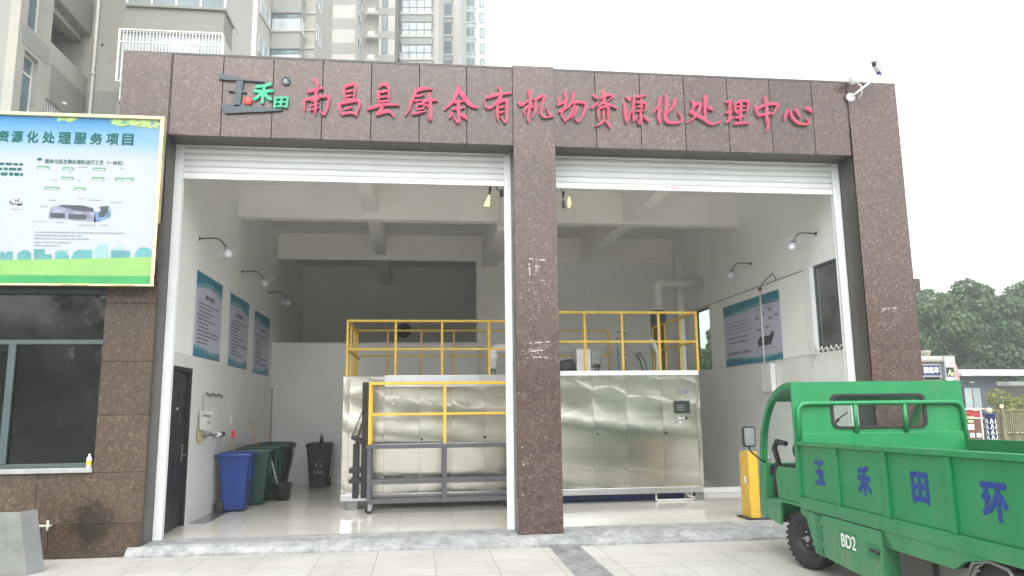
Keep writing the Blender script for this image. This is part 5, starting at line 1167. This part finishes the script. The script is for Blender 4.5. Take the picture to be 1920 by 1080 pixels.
box(a.x-1.2, a.x+14, 26.6, 29.2, b.z+.202, a.z).build('roof', 'roofm', LW)
# fence, bollard, rack
FE = thing('picket_fence', 'weathered bamboo coloured picket fence with ivory topped post', 'fence', (28, 16, G))
m = MB(); r = random.Random(12); x = onY(1868, 770, 16).x; ztop = onY(1900, 767, 16).z; xe = x+6
while x < xe:
    m.box(x, x+.055, 16+r.uniform(-.01, .01), 16.03, G, ztop-.1+r.uniform(-.03, .03)); x += .085
m.build('pickets', 'wood', FE)
x = onY(1868, 770, 16).x; m = MB(); m.box(x-.2, xe, 15.94, 15.985, ztop-.06, ztop); m.box(x-.2, xe, 15.94, 15.985, .55, .60); m.build('rails', 'wood', FE)
m = MB(); r = random.Random(2)
for k in range(12): m.lathe([(0, .05), (.025, .035), (.03, 0), (0, -.01)], (x+.3+k*.33+r.uniform(-.06, .06), 15.94, .57), (0, -1, 0), 8)
m.build('knobs', 'ivory', FE)
c = onY(1878, 766, 15.9); m = MB(); m.box(c.x-.05, c.x+.05, 15.84, 15.936, G, c.z); m.build('post', 'wood', FE); m = MB(); m.lathe([(0, 0), (.05, .01), (.07, .02), (.06, .04), (.075, .08), (.06, .13), (0, .16)], (c.x, 15.89, c.z), n=14); m.build('post_knob', 'ivory', FE)
c = onY(1855, 776, 12)
BO = thing('chevron_bollard', 'thick dark blue bollard with white chevrons and ivory ball top', 'bollard', (c.x, 12, G))
MB().lathe([(0, 0), (.165, 0), (.165, c.z-G-.03), (.20, c.z-G-.02), (.20, c.z-G+.01), (.10, c.z-G+.02), (0, c.z-G+.02)], (c.x, 12, G), n=28).build('post', 'navy', BO)
MB().lathe([(.06, 0), (.07, .02), (.09, .05), (.095, .10), (.08, .15), (0, .18)], (c.x, 12, c.z+.02), n=18).build('ball', 'ivory', BO)
for k in range(9):
    for a0 in (-165, -115, -65, -15):
        m = MB(); z = c.z-.30-k*.17; P = []
        for s_ in (-1, 1):
            for u in (0, 1): pass
        def cyl(u, zz): t = R(a0)+u/.168; return (c.x+.168*math.cos(t), 12+.168*math.sin(t), zz)
        m.add([cyl(-.055, z), cyl(-.025, z), cyl(0, z+.10), cyl(.025, z), cyl(.055, z), cyl(.014, z+.15), cyl(-.014, z+.15)], [(0, 1, 2, 6), (2, 3, 4, 5), (2, 5, 6)])
        m.build('chevron', 'white_ink', BO)
RK = thing('display_rack', 'small rack with red and brown panels and white labels beside the bollard', 'rack', (21, 12, G))
m = MB(); yb(m, 1806, 765, 1846, 768, 12, .05); yb(m, 1808, 783, 1846, 785, 12, .05); m.build('frame_rails', 'white', RK)
m = MB(); yb(m, 1810, 768.5, 1840, 782.5, 12.02, .04); m.build('upper_panel', 'redp', RK)
m = MB(); yb(m, 1810, 785.5, 1840, 850, 12.02, .04); m.build('lower_panel', 'brownp', RK)
for q in ((1815, 795, 1826, 806), (1820, 812, 1827, 820), (1832, 812, 1840, 820)):
    m = MB(); yb(m, *q, 12.0, .015); m.build('label_plate', 'white', RK)
for q in ((1814, 781, 1827, 784.5), (1816, 788, 1825, 792), (1824, 766.5, 1836, 770)):
    m = MB(); yb(m, *q, 11.99, .01); m.build('yellow_clip', 'ivory', RK)
m = MB(); m.box(onY(1808, 800, 12).x, onY(1810, 800, 12).x, 12, 12.05, G, onY(1810, 768, 12).z); m.box(onY(1841, 800, 12).x, onY(1843, 800, 12).x, 12, 12.05, G, onY(1810, 768, 12).z); m.build('legs_frame', 'white', RK)

# ------------------------------------------------------------------ foliage
def leafcloud(blobs, n, size, seed, gap=.0):
    r = np.random.default_rng(seed); W_ = np.array([b[3]*b[4]*b[5] for b in blobs])**.67; W_ /= W_.sum()
    ci = r.choice(len(blobs), n, p=W_); bl_ = np.array(blobs)[ci]
    d = r.normal(size=(n, 3)); d /= np.linalg.norm(d, axis=1)[:, None]
    rad = r.uniform(.55, 1.06, n)**.6
    P = bl_[:, :3]+d*bl_[:, 3:6]*rad[:, None]
    nn = d*.6+r.normal(size=(n, 3))*.6+np.array([0, 0, .35]); nn /= np.linalg.norm(nn, axis=1)[:, None]
    t = np.cross(nn, r.normal(size=(n, 3))); t /= np.linalg.norm(t, axis=1)[:, None]; b = np.cross(nn, t)
    s = size*r.uniform(.55, 1.35, n)[:, None]
    V = np.stack([P-t*s, P+b*s*.5, P+t*s, P-b*s*.5], 1).reshape(-1, 3)
    me = bpy.data.meshes.new('leaves'); F = np.arange(4*n).reshape(n, 4)
    me.from_pydata(V.tolist(), [], F.tolist()); me.update(); return me
def crownblobs(seed, h, w, n=26):
    r = random.Random(seed); out = []
    for k in range(n):
        t = r.uniform(0, 2*math.pi); z = r.uniform(.28, 1.0); rr = w*math.sin(math.pi*min(.97, max(.12, (z-.16)/.86)))**.7*r.uniform(.35, .95)
        s = r.uniform(.16, .30)*w
        out.append((rr*math.cos(t), rr*math.sin(t), z*h-s*.6, s*1.25, s*1.25, s*.85))
    out.append((0, 0, h*.6, w*.6, w*.6, h*.26)); return out
def tree(x, y, h, wd, mat, label, seed, rz=0, n=30000, group='trees beyond the right corner'):
    T = thing('tree', label, 'tree', (x, y, G), group, rz)
    cm = leafcloud(crownblobs(seed, h, wd), n, .165, seed); cm.materials.append(M[mat]); c = bpy.data.objects.new('crown', cm); COL.objects.link(c); c.parent = T
    m = MB(); m.tube([(0, 0, -.1), (.05, .02, h*.2), (-.05, .05, h*.45), (.1, 0, h*.75)], [.24, .19, .14, .05], 10)
    r = random.Random(seed)
    for k in range(7):
        t = 6.28*k/7+r.random(); z = h*r.uniform(.25, .6); m.tube([(0, 0, z), (wd*.3*math.cos(t), wd*.3*math.sin(t), z+h*.1), (wd*.6*math.cos(t), wd*.6*math.sin(t), z+h*.2)], [.08, .05, .02], 6)
    m.build('trunk', 'bark', T, local=True); return T
tree(41.5, 41, 9.3, 3.6, 'leaf', 'green tree nearest the granite column with a rounded crown', 1)
tree(46.2, 43, 11.2, 4.4, 'leaf', 'tall broad green tree behind the slate hut', 2)
tree(52.5, 44, 11.8, 4.8, 'leaf', 'tallest broad green tree at the right edge of the photo', 3)
tree(43.2, 37.5, 7.4, 3.2, 'leaf2', 'lower dark green tree in front of the tall ones by the hut', 4)
tree(48.6, 38, 7.8, 3.4, 'leaf2', 'lower dark green bushy tree above the pale shed roof', 5)
tree(53.5, 38, 8.2, 3.6, 'leaf2', 'dark green bushy tree in front at the right picture edge', 6)
tree(23.5, 34, 7.5, 3.4, 'leaf', 'round green tree outside the right inner wall, seen through its small window', 11)
tree(49.6, 46, 11.6, 4.6, 'leaf', 'tall green tree filling the gap between the two tallest crowns', 14)
tree(38.4, 45, 8.2, 3.0, 'leaf2', 'dark tree peeping out beside the granite column', 8)
tree(48.5, 52, 12.0, 5.0, 'leaf', 'farthest green tree showing between the tall crowns', 9)
HG = thing('hedge', 'loose yellow green shrub hedge behind the picket fence', 'hedge', (33, 20.5, G))
a = onY(1866, 728, 20.5); blobs = []; r = random.Random(5)
for k in range(26): blobs.append((r.uniform(-.1, 6), r.uniform(-.5, .5), r.uniform(.4, a.z-G-.35), .5, .45, .42))
cm = leafcloud(blobs, 9000, .075, 4); cm.materials.append(M['hedge_leaf']); c = bpy.data.objects.new('leaves', cm); COL.objects.link(c); c.parent = HG; HG.location = (a.x, 20.5, G)
m = MB()
for k in range(14): x = k*.43; m.tube([(x, 0, 0), (x+r.uniform(-.1, .1), 0, 1.3)], [.03, .012], 6)
m.build('stems', 'bark', HG, local=True)
# wood across the road, behind the photographer (seen only as reflections)
blobs = []; r = random.Random(9)
for k in range(70): blobs.append((r.uniform(-45, 55), r.uniform(-46, -40), r.uniform(1.5, 9), 3.2, 2.5, 2.4))
cm = leafcloud(blobs, 16000, .55, 12); cm.materials.append(mk_leaf('olive_foliage', (.13, .21, .04), (.20, .30, .06), (.28, .38, .09))); c = bpy.data.objects.new('far_wood', cm); COL.objects.link(c); tag(c, kind='stuff')

# ------------------------------------------------------------------ apartment blocks
class Bld:
    """a block whose depth axis is turned psi to the right of the depot's"""
    def __init__(s, name, label, psi, loc=(0, 0, 0)):
        s.psi = R(psi); s.root = thing(name, label, 'building', (0, 0, 0)); s.root.rotation_euler = (0, 0, -s.psi)
        s.u = Vector((math.cos(s.psi), -math.sin(s.psi), 0)); s.v = Vector((math.sin(s.psi), math.cos(s.psi), 0)); s.uc = CP.dot(s.u); s.vc = CP.dot(s.v)
    def U(s, px, v, py=60): d = ray(px, py); return s.uc+(v-s.vc)*d.dot(s.u)/d.dot(s.v)
    def Z(s, px, py, v): d = ray(px, py); return CP.z+(v-s.vc)*d.z/d.dot(s.v)
    def V(s, px, u, py=60): d = ray(px, py); return s.vc+(u-s.uc)*d.dot(s.v)/d.dot(s.u)
    def ZU(s, px, py, u): d = ray(px, py); return CP.z+(u-s.uc)*d.z/d.dot(s.u)
    def b(s, nm, mat, *a, bevel=0, par=None): return box(*a).build(nm, mat, par or s.root, bevel, local=True)
    def win(s, u0, u1, z0, z1, v, cols=3, frame='dframe', glass='aglass', rail=None, t=.06):
        m = MB(); xs = [u0+(u1-u0)*k/cols for k in range(cols+1)]
        for i, x in enumerate(xs): m.box(x-t/2, x+t/2, v-.05, v+.02, z0, z1)
        for z in [z0, z1]+([rail] if rail else []):
            for i in range(cols): m.box(xs[i]+t/2+.001, xs[i+1]-t/2-.001, v-.045, v+.02, z-t/2, z+t/2)
        f = m.build('window', frame, s.root, local=True); box(u0, u1, v-.012, v-.002, z0, z1).build('pane', glass, f, local=True); return f
    def sidewin(s, u, v0, v1, z0, z1, frame='wframe', glass='aglass', t=.08):
        m = MB()
        for a0, a1, c0, c1 in ((v0, v0+t, z0, z1), (v1-t, v1, z0, z1), (v0+t, v1-t, z0, z0+t), (v0+t, v1-t, z1-t, z1), ((v0+v1)/2-t/2, (v0+v1)/2+t/2, z0+t, z1-t)): m.box(u-.02, u+.04, a0, a1, c0, c1)
        f = m.build('window', frame, s.root, local=True); box(u+.002, u+.012, v0, v1, z0, z1).build('pane', glass, f, local=True); return f
# near block right behind the depot
N1 = Bld('apartment_block', 'cream apartment block right behind the depot with grey bay and barred window', 0)
n = N1; yw = 14.0; xw = n.U(172, yw, 60); yb_ = 12.95
bx0_, bx1_ = n.U(229, yb_, 70), n.U(419, yb_, 60); ye = n.V(447, bx1_, 60)
n.b('wall', 'cream', xw-4, bx0_+.02, yw, yw+6, G, 19)
n.b('wall', 'cream2', bx0_+.02, bx1_-.02, yb_+.55, ye+2, G, 19)
SZ = lambda py, px=320: n.Z(px, py, yb_)
zs0, zs1 = SZ(63.5), SZ(17); st = 3.2
for k in (-3, -2, -1, 0, 1, 2):
    dz = k*st
    n.b('bay_spandrel', 'bay_r', bx0_, bx1_, yb_, yb_+1.1, zs0+dz, zs1+dz-.001)
    n.b('bay_ledge', 'bay_r', bx0_+.06, bx1_+.05, yb_-.09, yb_+1.1, zs1+dz, zs1+dz+.10, bevel=.01)
    wz0, wz1 = zs1+dz+.10, zs0+dz+st-.001
    n.win(bx0_+.04, bx1_-.02, wz0+.02, wz1-.02, yb_+.12, 4, 'wframe', 'curtain' if k % 2 else 'aglass', wz0+.62)
    n.b('side_pier', 'cream2', bx1_-.30, bx1_-.003, yb_+.13, ye+.05, wz0+.1, wz1)
# barred grille on the window just above the parapet
m = MB(); zt_ = zs0-.02; zb_ = zt_-1.7
for i in range(32): x = bx0_+.02+(bx1_-bx0_)*i/31; m.bar((x, yb_-.20, zb_), (x, yb_-.20, zt_), .024)
for z in (zb_, SZ(88), zt_): m.bar((bx0_-.02, yb_-.215, z), (bx1_+.05, yb_-.215, z), .035)
for x in (bx0_, bx1_+.03): m.bar((x, yb_-.2, zb_), (x, yb_-.2, zt_), .05); m.bar((x, yb_-.2, zt_), (x, yb_+.1, zt_), .035)
m.build('window_grille', 'white', n.root, local=True)
# left wing, wall facing right
yc = n.V(33, xw, 75)
hz = lambda px, py: n.ZU(px, py, xw)
yo0, yo1 = n.V(96, xw, 70), yw-.02; oz0 = hz(97, 80); oz1 = hz(160, 55)-.02
yw0, yw1 = n.V(47, xw, 92), n.V(73, xw, 116); wz1 = hz(60, 104); wz0 = hz(55, 208)-.9
st = oz1-(hz(100, 195))
holes = []
for k in (-2, -1, 0, 1): holes += [(yo0, yo1, oz0+k*st, oz1+k*st), (yw0, yw1, wz0+k*st, wz1+k*st)]
m = MB(); m.wall('x', xw, -.25, yc, yw, G, 19, holes); m.build('wall', 'cream', n.root, local=True)
n.b('wall', 'grey_r', xw-8, xw-.002, yc+.001, yc+.2, G, 19)
for k in (-1, 0, 1):
    n.b('gallery_back', 'cream', xw-2.0, xw-1.8, yo0, yo1, oz0+k*st-1, oz1+k*st+.3); n.b('gallery_end', 'cream2', xw-1.79, xw-.26, yo0-.2, yo0-.02, oz0+k*st-1, oz1+k*st)
    n.b('gallery_ceiling', 'grey_r', xw-1.79, xw-.26, yo0-.015, yo1, oz1+k*st+.02, oz1+k*st+.2); n.b('gallery_floor', 'grey_r', xw-1.79, xw-.26, yo0-.015, yo1, oz0+k*st-1.0, oz0+k*st-.85)
    n.b('gallery_beam', 'cream', xw-.60, xw-.26, yo0-.01, yo1, oz1+k*st-.22, oz1+k*st+.015)
    n.b('wall_band', 'bay_r', xw, xw+.012, yo0+.15, yo1, oz1+k*st-st+.02, oz0+k*st-.62)
    n.b('wall_band', 'grey_r', xw, xw+.012, yc+.15, yo0-.02, wz1+k*st+.0+.12, wz1+k*st+(st-(wz1-wz0))-.05)
    f = n.b('window', 'wframe', xw-.20, xw-.14, yw0, yw0+.06, wz0+k*st, wz1+k*st)
    m = MB(); m.box(xw-.20, xw-.14, yw1-.06, yw1, wz0+k*st, wz1+k*st); m.box(xw-.20, xw-.14, yw0+.06, yw1-.06, wz1+k*st-.55, wz1+k*st-.49); m.box(xw-.20, xw-.14, yw0+.06, yw1-.06, wz1+k*st-.06, wz1+k*st); m.build('sash', 'wframe', f, local=True)
    n.b('pane', 'aglass', xw-.175, xw-.168, yw0, yw1, wz0+k*st, wz1+k*st, par=f)
    if k <= 0:
        m = MB()
        for i in range(14): y = yo0+.1+i*.14; m.bar((xw-.05, y, oz0+k*st-.02), (xw-.05, y, oz1+k*st-.01), .03)
        if k < 0: m.build('window_grille', 'white', n.root, local=True)
n.b('wall_band', 'grey_r', xw+.012, bx0_+.015, yw-.012, yw-.001, G+4, n.Z(200, 172, yw))
MB().tube([(xw+.18, yw-.10, 4), (xw+.18, yw-.10, 19)], .055, 12).build('downpipe', 'pvc', n.root, local=True)
m = MB()
for z in (8.2, 10.3, 12.4): m.tube([(xw+.18, yw-.10, z), (xw+.18, yw-.10, z+.12)], .068, 12)
m.build('pipe_collar', 'pvc', n.root, local=True)
m = MB(); c = n.U(192, yw, 84); m.lathe([(0, .004), (.045, .004), (.045, 0)], (c, yw-.001, n.Z(192, 84, yw)), (0, -1, 0), 12); m.build('pipe_hole', 'blackp', n.root, local=True)
c = n.V(116, xw, 193); m = MB(); m.lathe([(0, .12), (.04, .11), (.05, 0), (0, 0)], (xw+.013, c, hz(116, 193)), (1, 0, -.3), 12); m.build('wall_light', 'white', n.root, local=True)

# middle block
N2 = Bld('apartment_block', 'cream apartment block in the middle with stacked glass bays and ledged corner strip', 6); n = N2; st = 3.0
v0 = 42.0; u0 = n.U(480, v0); v1 = n.V(507, u0); vb_ = v1; v2 = v1+1.3; u1 = n.U(590, v2)
n.b('wall', 'cream2', u0-14, u0, v0, v2+6, G, 46); n.b('wall', 'cream', u0-.01, u1, v2, v2+6, G, 46)
ba, bb = n.U(508, vb_), n.U(563, vb_); z0 = n.Z(535, 91, vb_); z1 = n.Z(535, 60, vb_); zf = n.Z(535, 55, vb_); zg = n.Z(535, 34, vb_)
for k in range(-3, 3):
    dz = k*st
    n.b('bay_spandrel', 'grey_r', ba, bb, vb_, v2-.001, z0+dz, z1+dz-.001); n.b('bay_ledge', 'cream2', ba, bb+.05, vb_-.10, v2-.001, z1+dz, zf+dz)
    n.b('bay_panel', 'curtain', ba+.05, bb-.05, vb_+.06, vb_+.12, zf+dz+.001, zg+dz); n.win(ba+.05, bb-.04, zg+dz+.05, z0+st+dz-.03, vb_+.12, 2, 'dframe', 'aglass')
    n.sidewin(bb-.08, vb_+.2, v2-.05, zf+dz+.02, z0+st+dz-.05, 'wframe', 'curtain')
    f = n.sidewin(u0, v0+.6, v1-.25, zf+dz-.1, z0+st+dz-.2, 'wframe', 'curtain', .12)
    n.b('window_sill', 'cream2', u0-.01, u0+.12, v0+.5, v1-.15, zf+dz-.25, zf+dz-.11)
    n.b('strip_ledge', 'cream2', n.U(571, v2), u1+.05, v2-.10, v2-.001, zf+dz+.5, zf+dz+.65); n.b('strip_ledge', 'cream2', n.U(571, v2), u1+.05, v2-.10, v2-.001, zf+dz+2.0, zf+dz+2.15)
    n.sidewin(u1, v2+.4, v2+2.0, zf+dz, z0+st+dz, 'wframe', 'aglass', .12)
n.b('corner_trim', 'white', u0-.25, u0+.03, v0-.03, v0-.001, G, 46)
m = MB(); x = n.U(452, v0); m.tube([(x, v0-.12, 5), (x, v0-.12, 46)], .09, 10); m.build('downpipe', 'pvc', n.root, local=True)
m = MB(); x = n.U(459, v0); r = random.Random(3); m.tube([(x+r.uniform(-.05, .05), v0-.06, 20+2*i) for i in range(12)], .025, 6); m.build('cable', 'iron', n.root, local=True)
# open clothes rack on the corner
m = MB(); q = [n.U(p, v0-1.2, 15) for p in (425, 465)]; zz = n.Z(445, 16, v0-1.2)
for i in range(6): z = zz+i*.22; m.bar((q[0], v0-1.2, z), (q[1], v0-1.2, z+.1), .04); 
for i in range(5): x = q[0]+(q[1]-q[0])*i/4; m.bar((x, v0-1.2, zz), (x, v0-1.2, zz+1.2), .035); m.bar((x, v0-1.2, zz), (x, v0, zz), .035)
m.build('window_grille', 'white', n.root, local=True)

# farther block with grey storey bands
N3 = Bld('apartment_block', 'pale apartment tower with grey storey bands, dark framed balconies and wall unit', 6); n = N3
v0 = 70.0; u0 = n.U(666, v0); v1 = n.V(682, u0); u1 = n.U(741, v1); v2 = v1+3.2; u2 = n.U(822, v2); vbal = v2-1.1
n.b('wall', 'cream2', u0-12, u0, v0, v2+8, G, 66); n.b('wall', 'cream', u0-.01, u1, v1, v2+8, G, 66); n.b('wall', 'cream2', u1-.01, u2, v2, v2+8, G, 66)
zb0 = n.Z(630, 54, v0); zb1 = n.Z(630, 34, v0)
ca, cb2 = n.U(710, v1-.6), n.U(740, v1-.6)
n.b('pier', 'cream2', ca, cb2, v1-.6, v1-.001, G, 66)
ba, bb = n.U(752, vbal), n.U(810, vbal)
wz0, wz1 = n.Z(720, 61, v1), n.Z(720, 33, v1); yz0, yz1 = n.Z(690, 77, v1), n.Z(690, 72, v1)
lz0, lz1, lz2 = n.Z(785, 83, vbal), n.Z(785, 70, vbal), n.Z(785, 66, vbal)
for k in range(-4, 4):
    dz = k*3.0
    n.b('storey_band', 'grey_r', u0-9, u0+.03, v0-.03, v0-.001, zb0+dz, zb1+dz)
    n.sidewin(u0, v0+1.2, v1-1.0, zb1+dz+.1, zb0+dz+2.95, 'wframe', 'aglass', .14)
    n.b('unit_ledge', 'cream2', u0+.3, ca-.05, v1-.9, v1-.001, yz0+dz, yz1+dz); n.b('air_conditioner', 'white', u0+.6, u0+1.4, v1-.7, v1-.3, yz1+dz+.001, yz1+dz+.55)
    n.b('pier_band', 'grey_r', ca-.02, cb2+.02, v1-.62, v1-.601, wz0+dz-1.15, wz0+dz-.15)
    n.win(n.U(717, v1-.6), n.U(726, v1-.6), wz0+dz, wz1+dz, v1-.601, 1, 'dframe', 'aglass', None, .12); n.sidewin(u1, v1+.6, v1+1.6, wz0+dz, wz1+dz, 'dframe', 'aglass', .1)
    n.b('bay_spandrel', 'grey_r', ba, bb, vbal, v2-.001, lz0+dz, lz1+dz-.001); n.b('bay_ledge', 'cream2', ba-.1, bb+.1, vbal-.12, v2-.001, lz1+dz, lz2+dz)
    n.b('storey_band', 'grey_r', u1, ba-.001, v2-.03, v2-.001, lz0+dz, lz1+dz)
    n.win(ba+.05, bb-.05, lz2+dz+.03, lz0+dz+2.97, vbal+.12, 4, 'dframe', 'curtain', lz2+dz+.75, .09); n.sidewin(bb-.1, vbal+.2, v2-.05, lz2+dz+.03, lz0+dz+2.95, 'dframe', 'curtain', .08)
m = MB(); m.tube([(u1+.12, v1+.3, 5), (u1+.12, v1+.3, 66)], .11, 10); m.build('downpipe', 'iron', n.root, local=True)
a0, b0 = n.U(743, v2-.9), n.U(755, v2-.9); zz = n.Z(748, 108, v2-.9); ac = n.b('air_conditioner', 'white', a0, b0, v2-.9, v2-.5, zz, zz+.62, bevel=.02)
m = MB(); m.lathe([(0, .012), (.22, .012), (.24, 0)], (a0+.3, v2-.9, zz+.31), (0, -1, 0), 20); m.build('fan', 'blackp', ac, local=True)
n.b('unit_bracket', 'iron', a0, b0, v2-.9, v2-.03, zz-.08, zz-.003)

# farthest tower
N4 = Bld('apartment_tower', 'washed out farthest apartment tower with bluish balcony glass against the sky', 6); n = N4
v0 = 95.0; u0 = n.U(861, v0); v1 = 120.0; u1 = n.U(918, v1); a0 = n.U(822, v0)
n.b('wall', 'cream2', a0-6, u0, v0, v1+8, G, 92); n.b('wall', 'white', u0-.01, u1, v1, v1+8, G, 92)  # far section's whiter walls put distance haze into the colour
wa, wb = n.U(833, v0-.8), n.U(847, v0-.8); ba, bb = n.U(866, v1-.9), n.U(891, v1-.9)
w0, w1 = n.Z(840, 70, v0), n.Z(840, 47, v0); c0, c1 = n.Z(878, 45, v1), n.Z(878, 27, v1)
sa, sb = n.U(900, v1), n.U(910, v1)
for k in range(-5, 5):
    dz = k*3.0
    n.b('bay_spandrel', 'grey_r', wa, wb, v0-.8, v0-.001, w1+dz-3.0, w0+dz-.02); n.b('bay_ledge', 'cream2', wa-.1, wb+.15, v0-.95, v0-.001, w0+dz-.3, w0+dz-.05)
    n.win(wa+.05, wb-.05, w0+dz, w1+dz-.03, v0-.7, 2, 'dframe', 'aglass', None, .1); n.sidewin(wb-.1, v0-.6, v0-.05, w0+dz, w1+dz, 'dframe', 'curtain', .08); n.sidewin(u0, v0+2, v0+4.4, w0+dz, w1+dz+.3, 'wframe', 'curtain', .12)
    n.b('bay_ledge', 'curtain', ba-.1, bb+.1, v1-1.0, v1-.001, c0+dz-.35, c0+dz-.05); n.b('bay_spandrel', 'curtain', ba, bb, v1-.9, v1-.001, c1+dz-3, c0+dz-.36)
    n.win(ba+.05, bb-.05, c0+dz, c1+dz-.03, v1-.8, 3, 'curtain', 'aglass', None, .1)
    n.win(sa, sb-.2, c0+dz+.2, c1+dz+.2, v1-.01, 1, 'dframe', 'curtain', None, .1)

# ------------------------------------------------------------------ damp summer air
hz_ = box(-130, 150, -60, 150, G-1.0, 100)
hm = bpy.data.materials.new('haze_air'); hm.use_nodes = True; hm.node_tree.nodes.clear()
pv = hm.node_tree.nodes.new('ShaderNodeVolumePrincipled'); pv.inputs['Color'].default_value = (.90, .95, .96, 1); pv.inputs['Density'].default_value = .0032; pv.inputs['Anisotropy'].default_value = .3
ho = hm.node_tree.nodes.new('ShaderNodeOutputMaterial'); hm.node_tree.links.new(pv.outputs[0], ho.inputs['Volume'])
tag(hz_.build('haze', hm), kind='stuff')
S.cycles.volume_bounces = 0
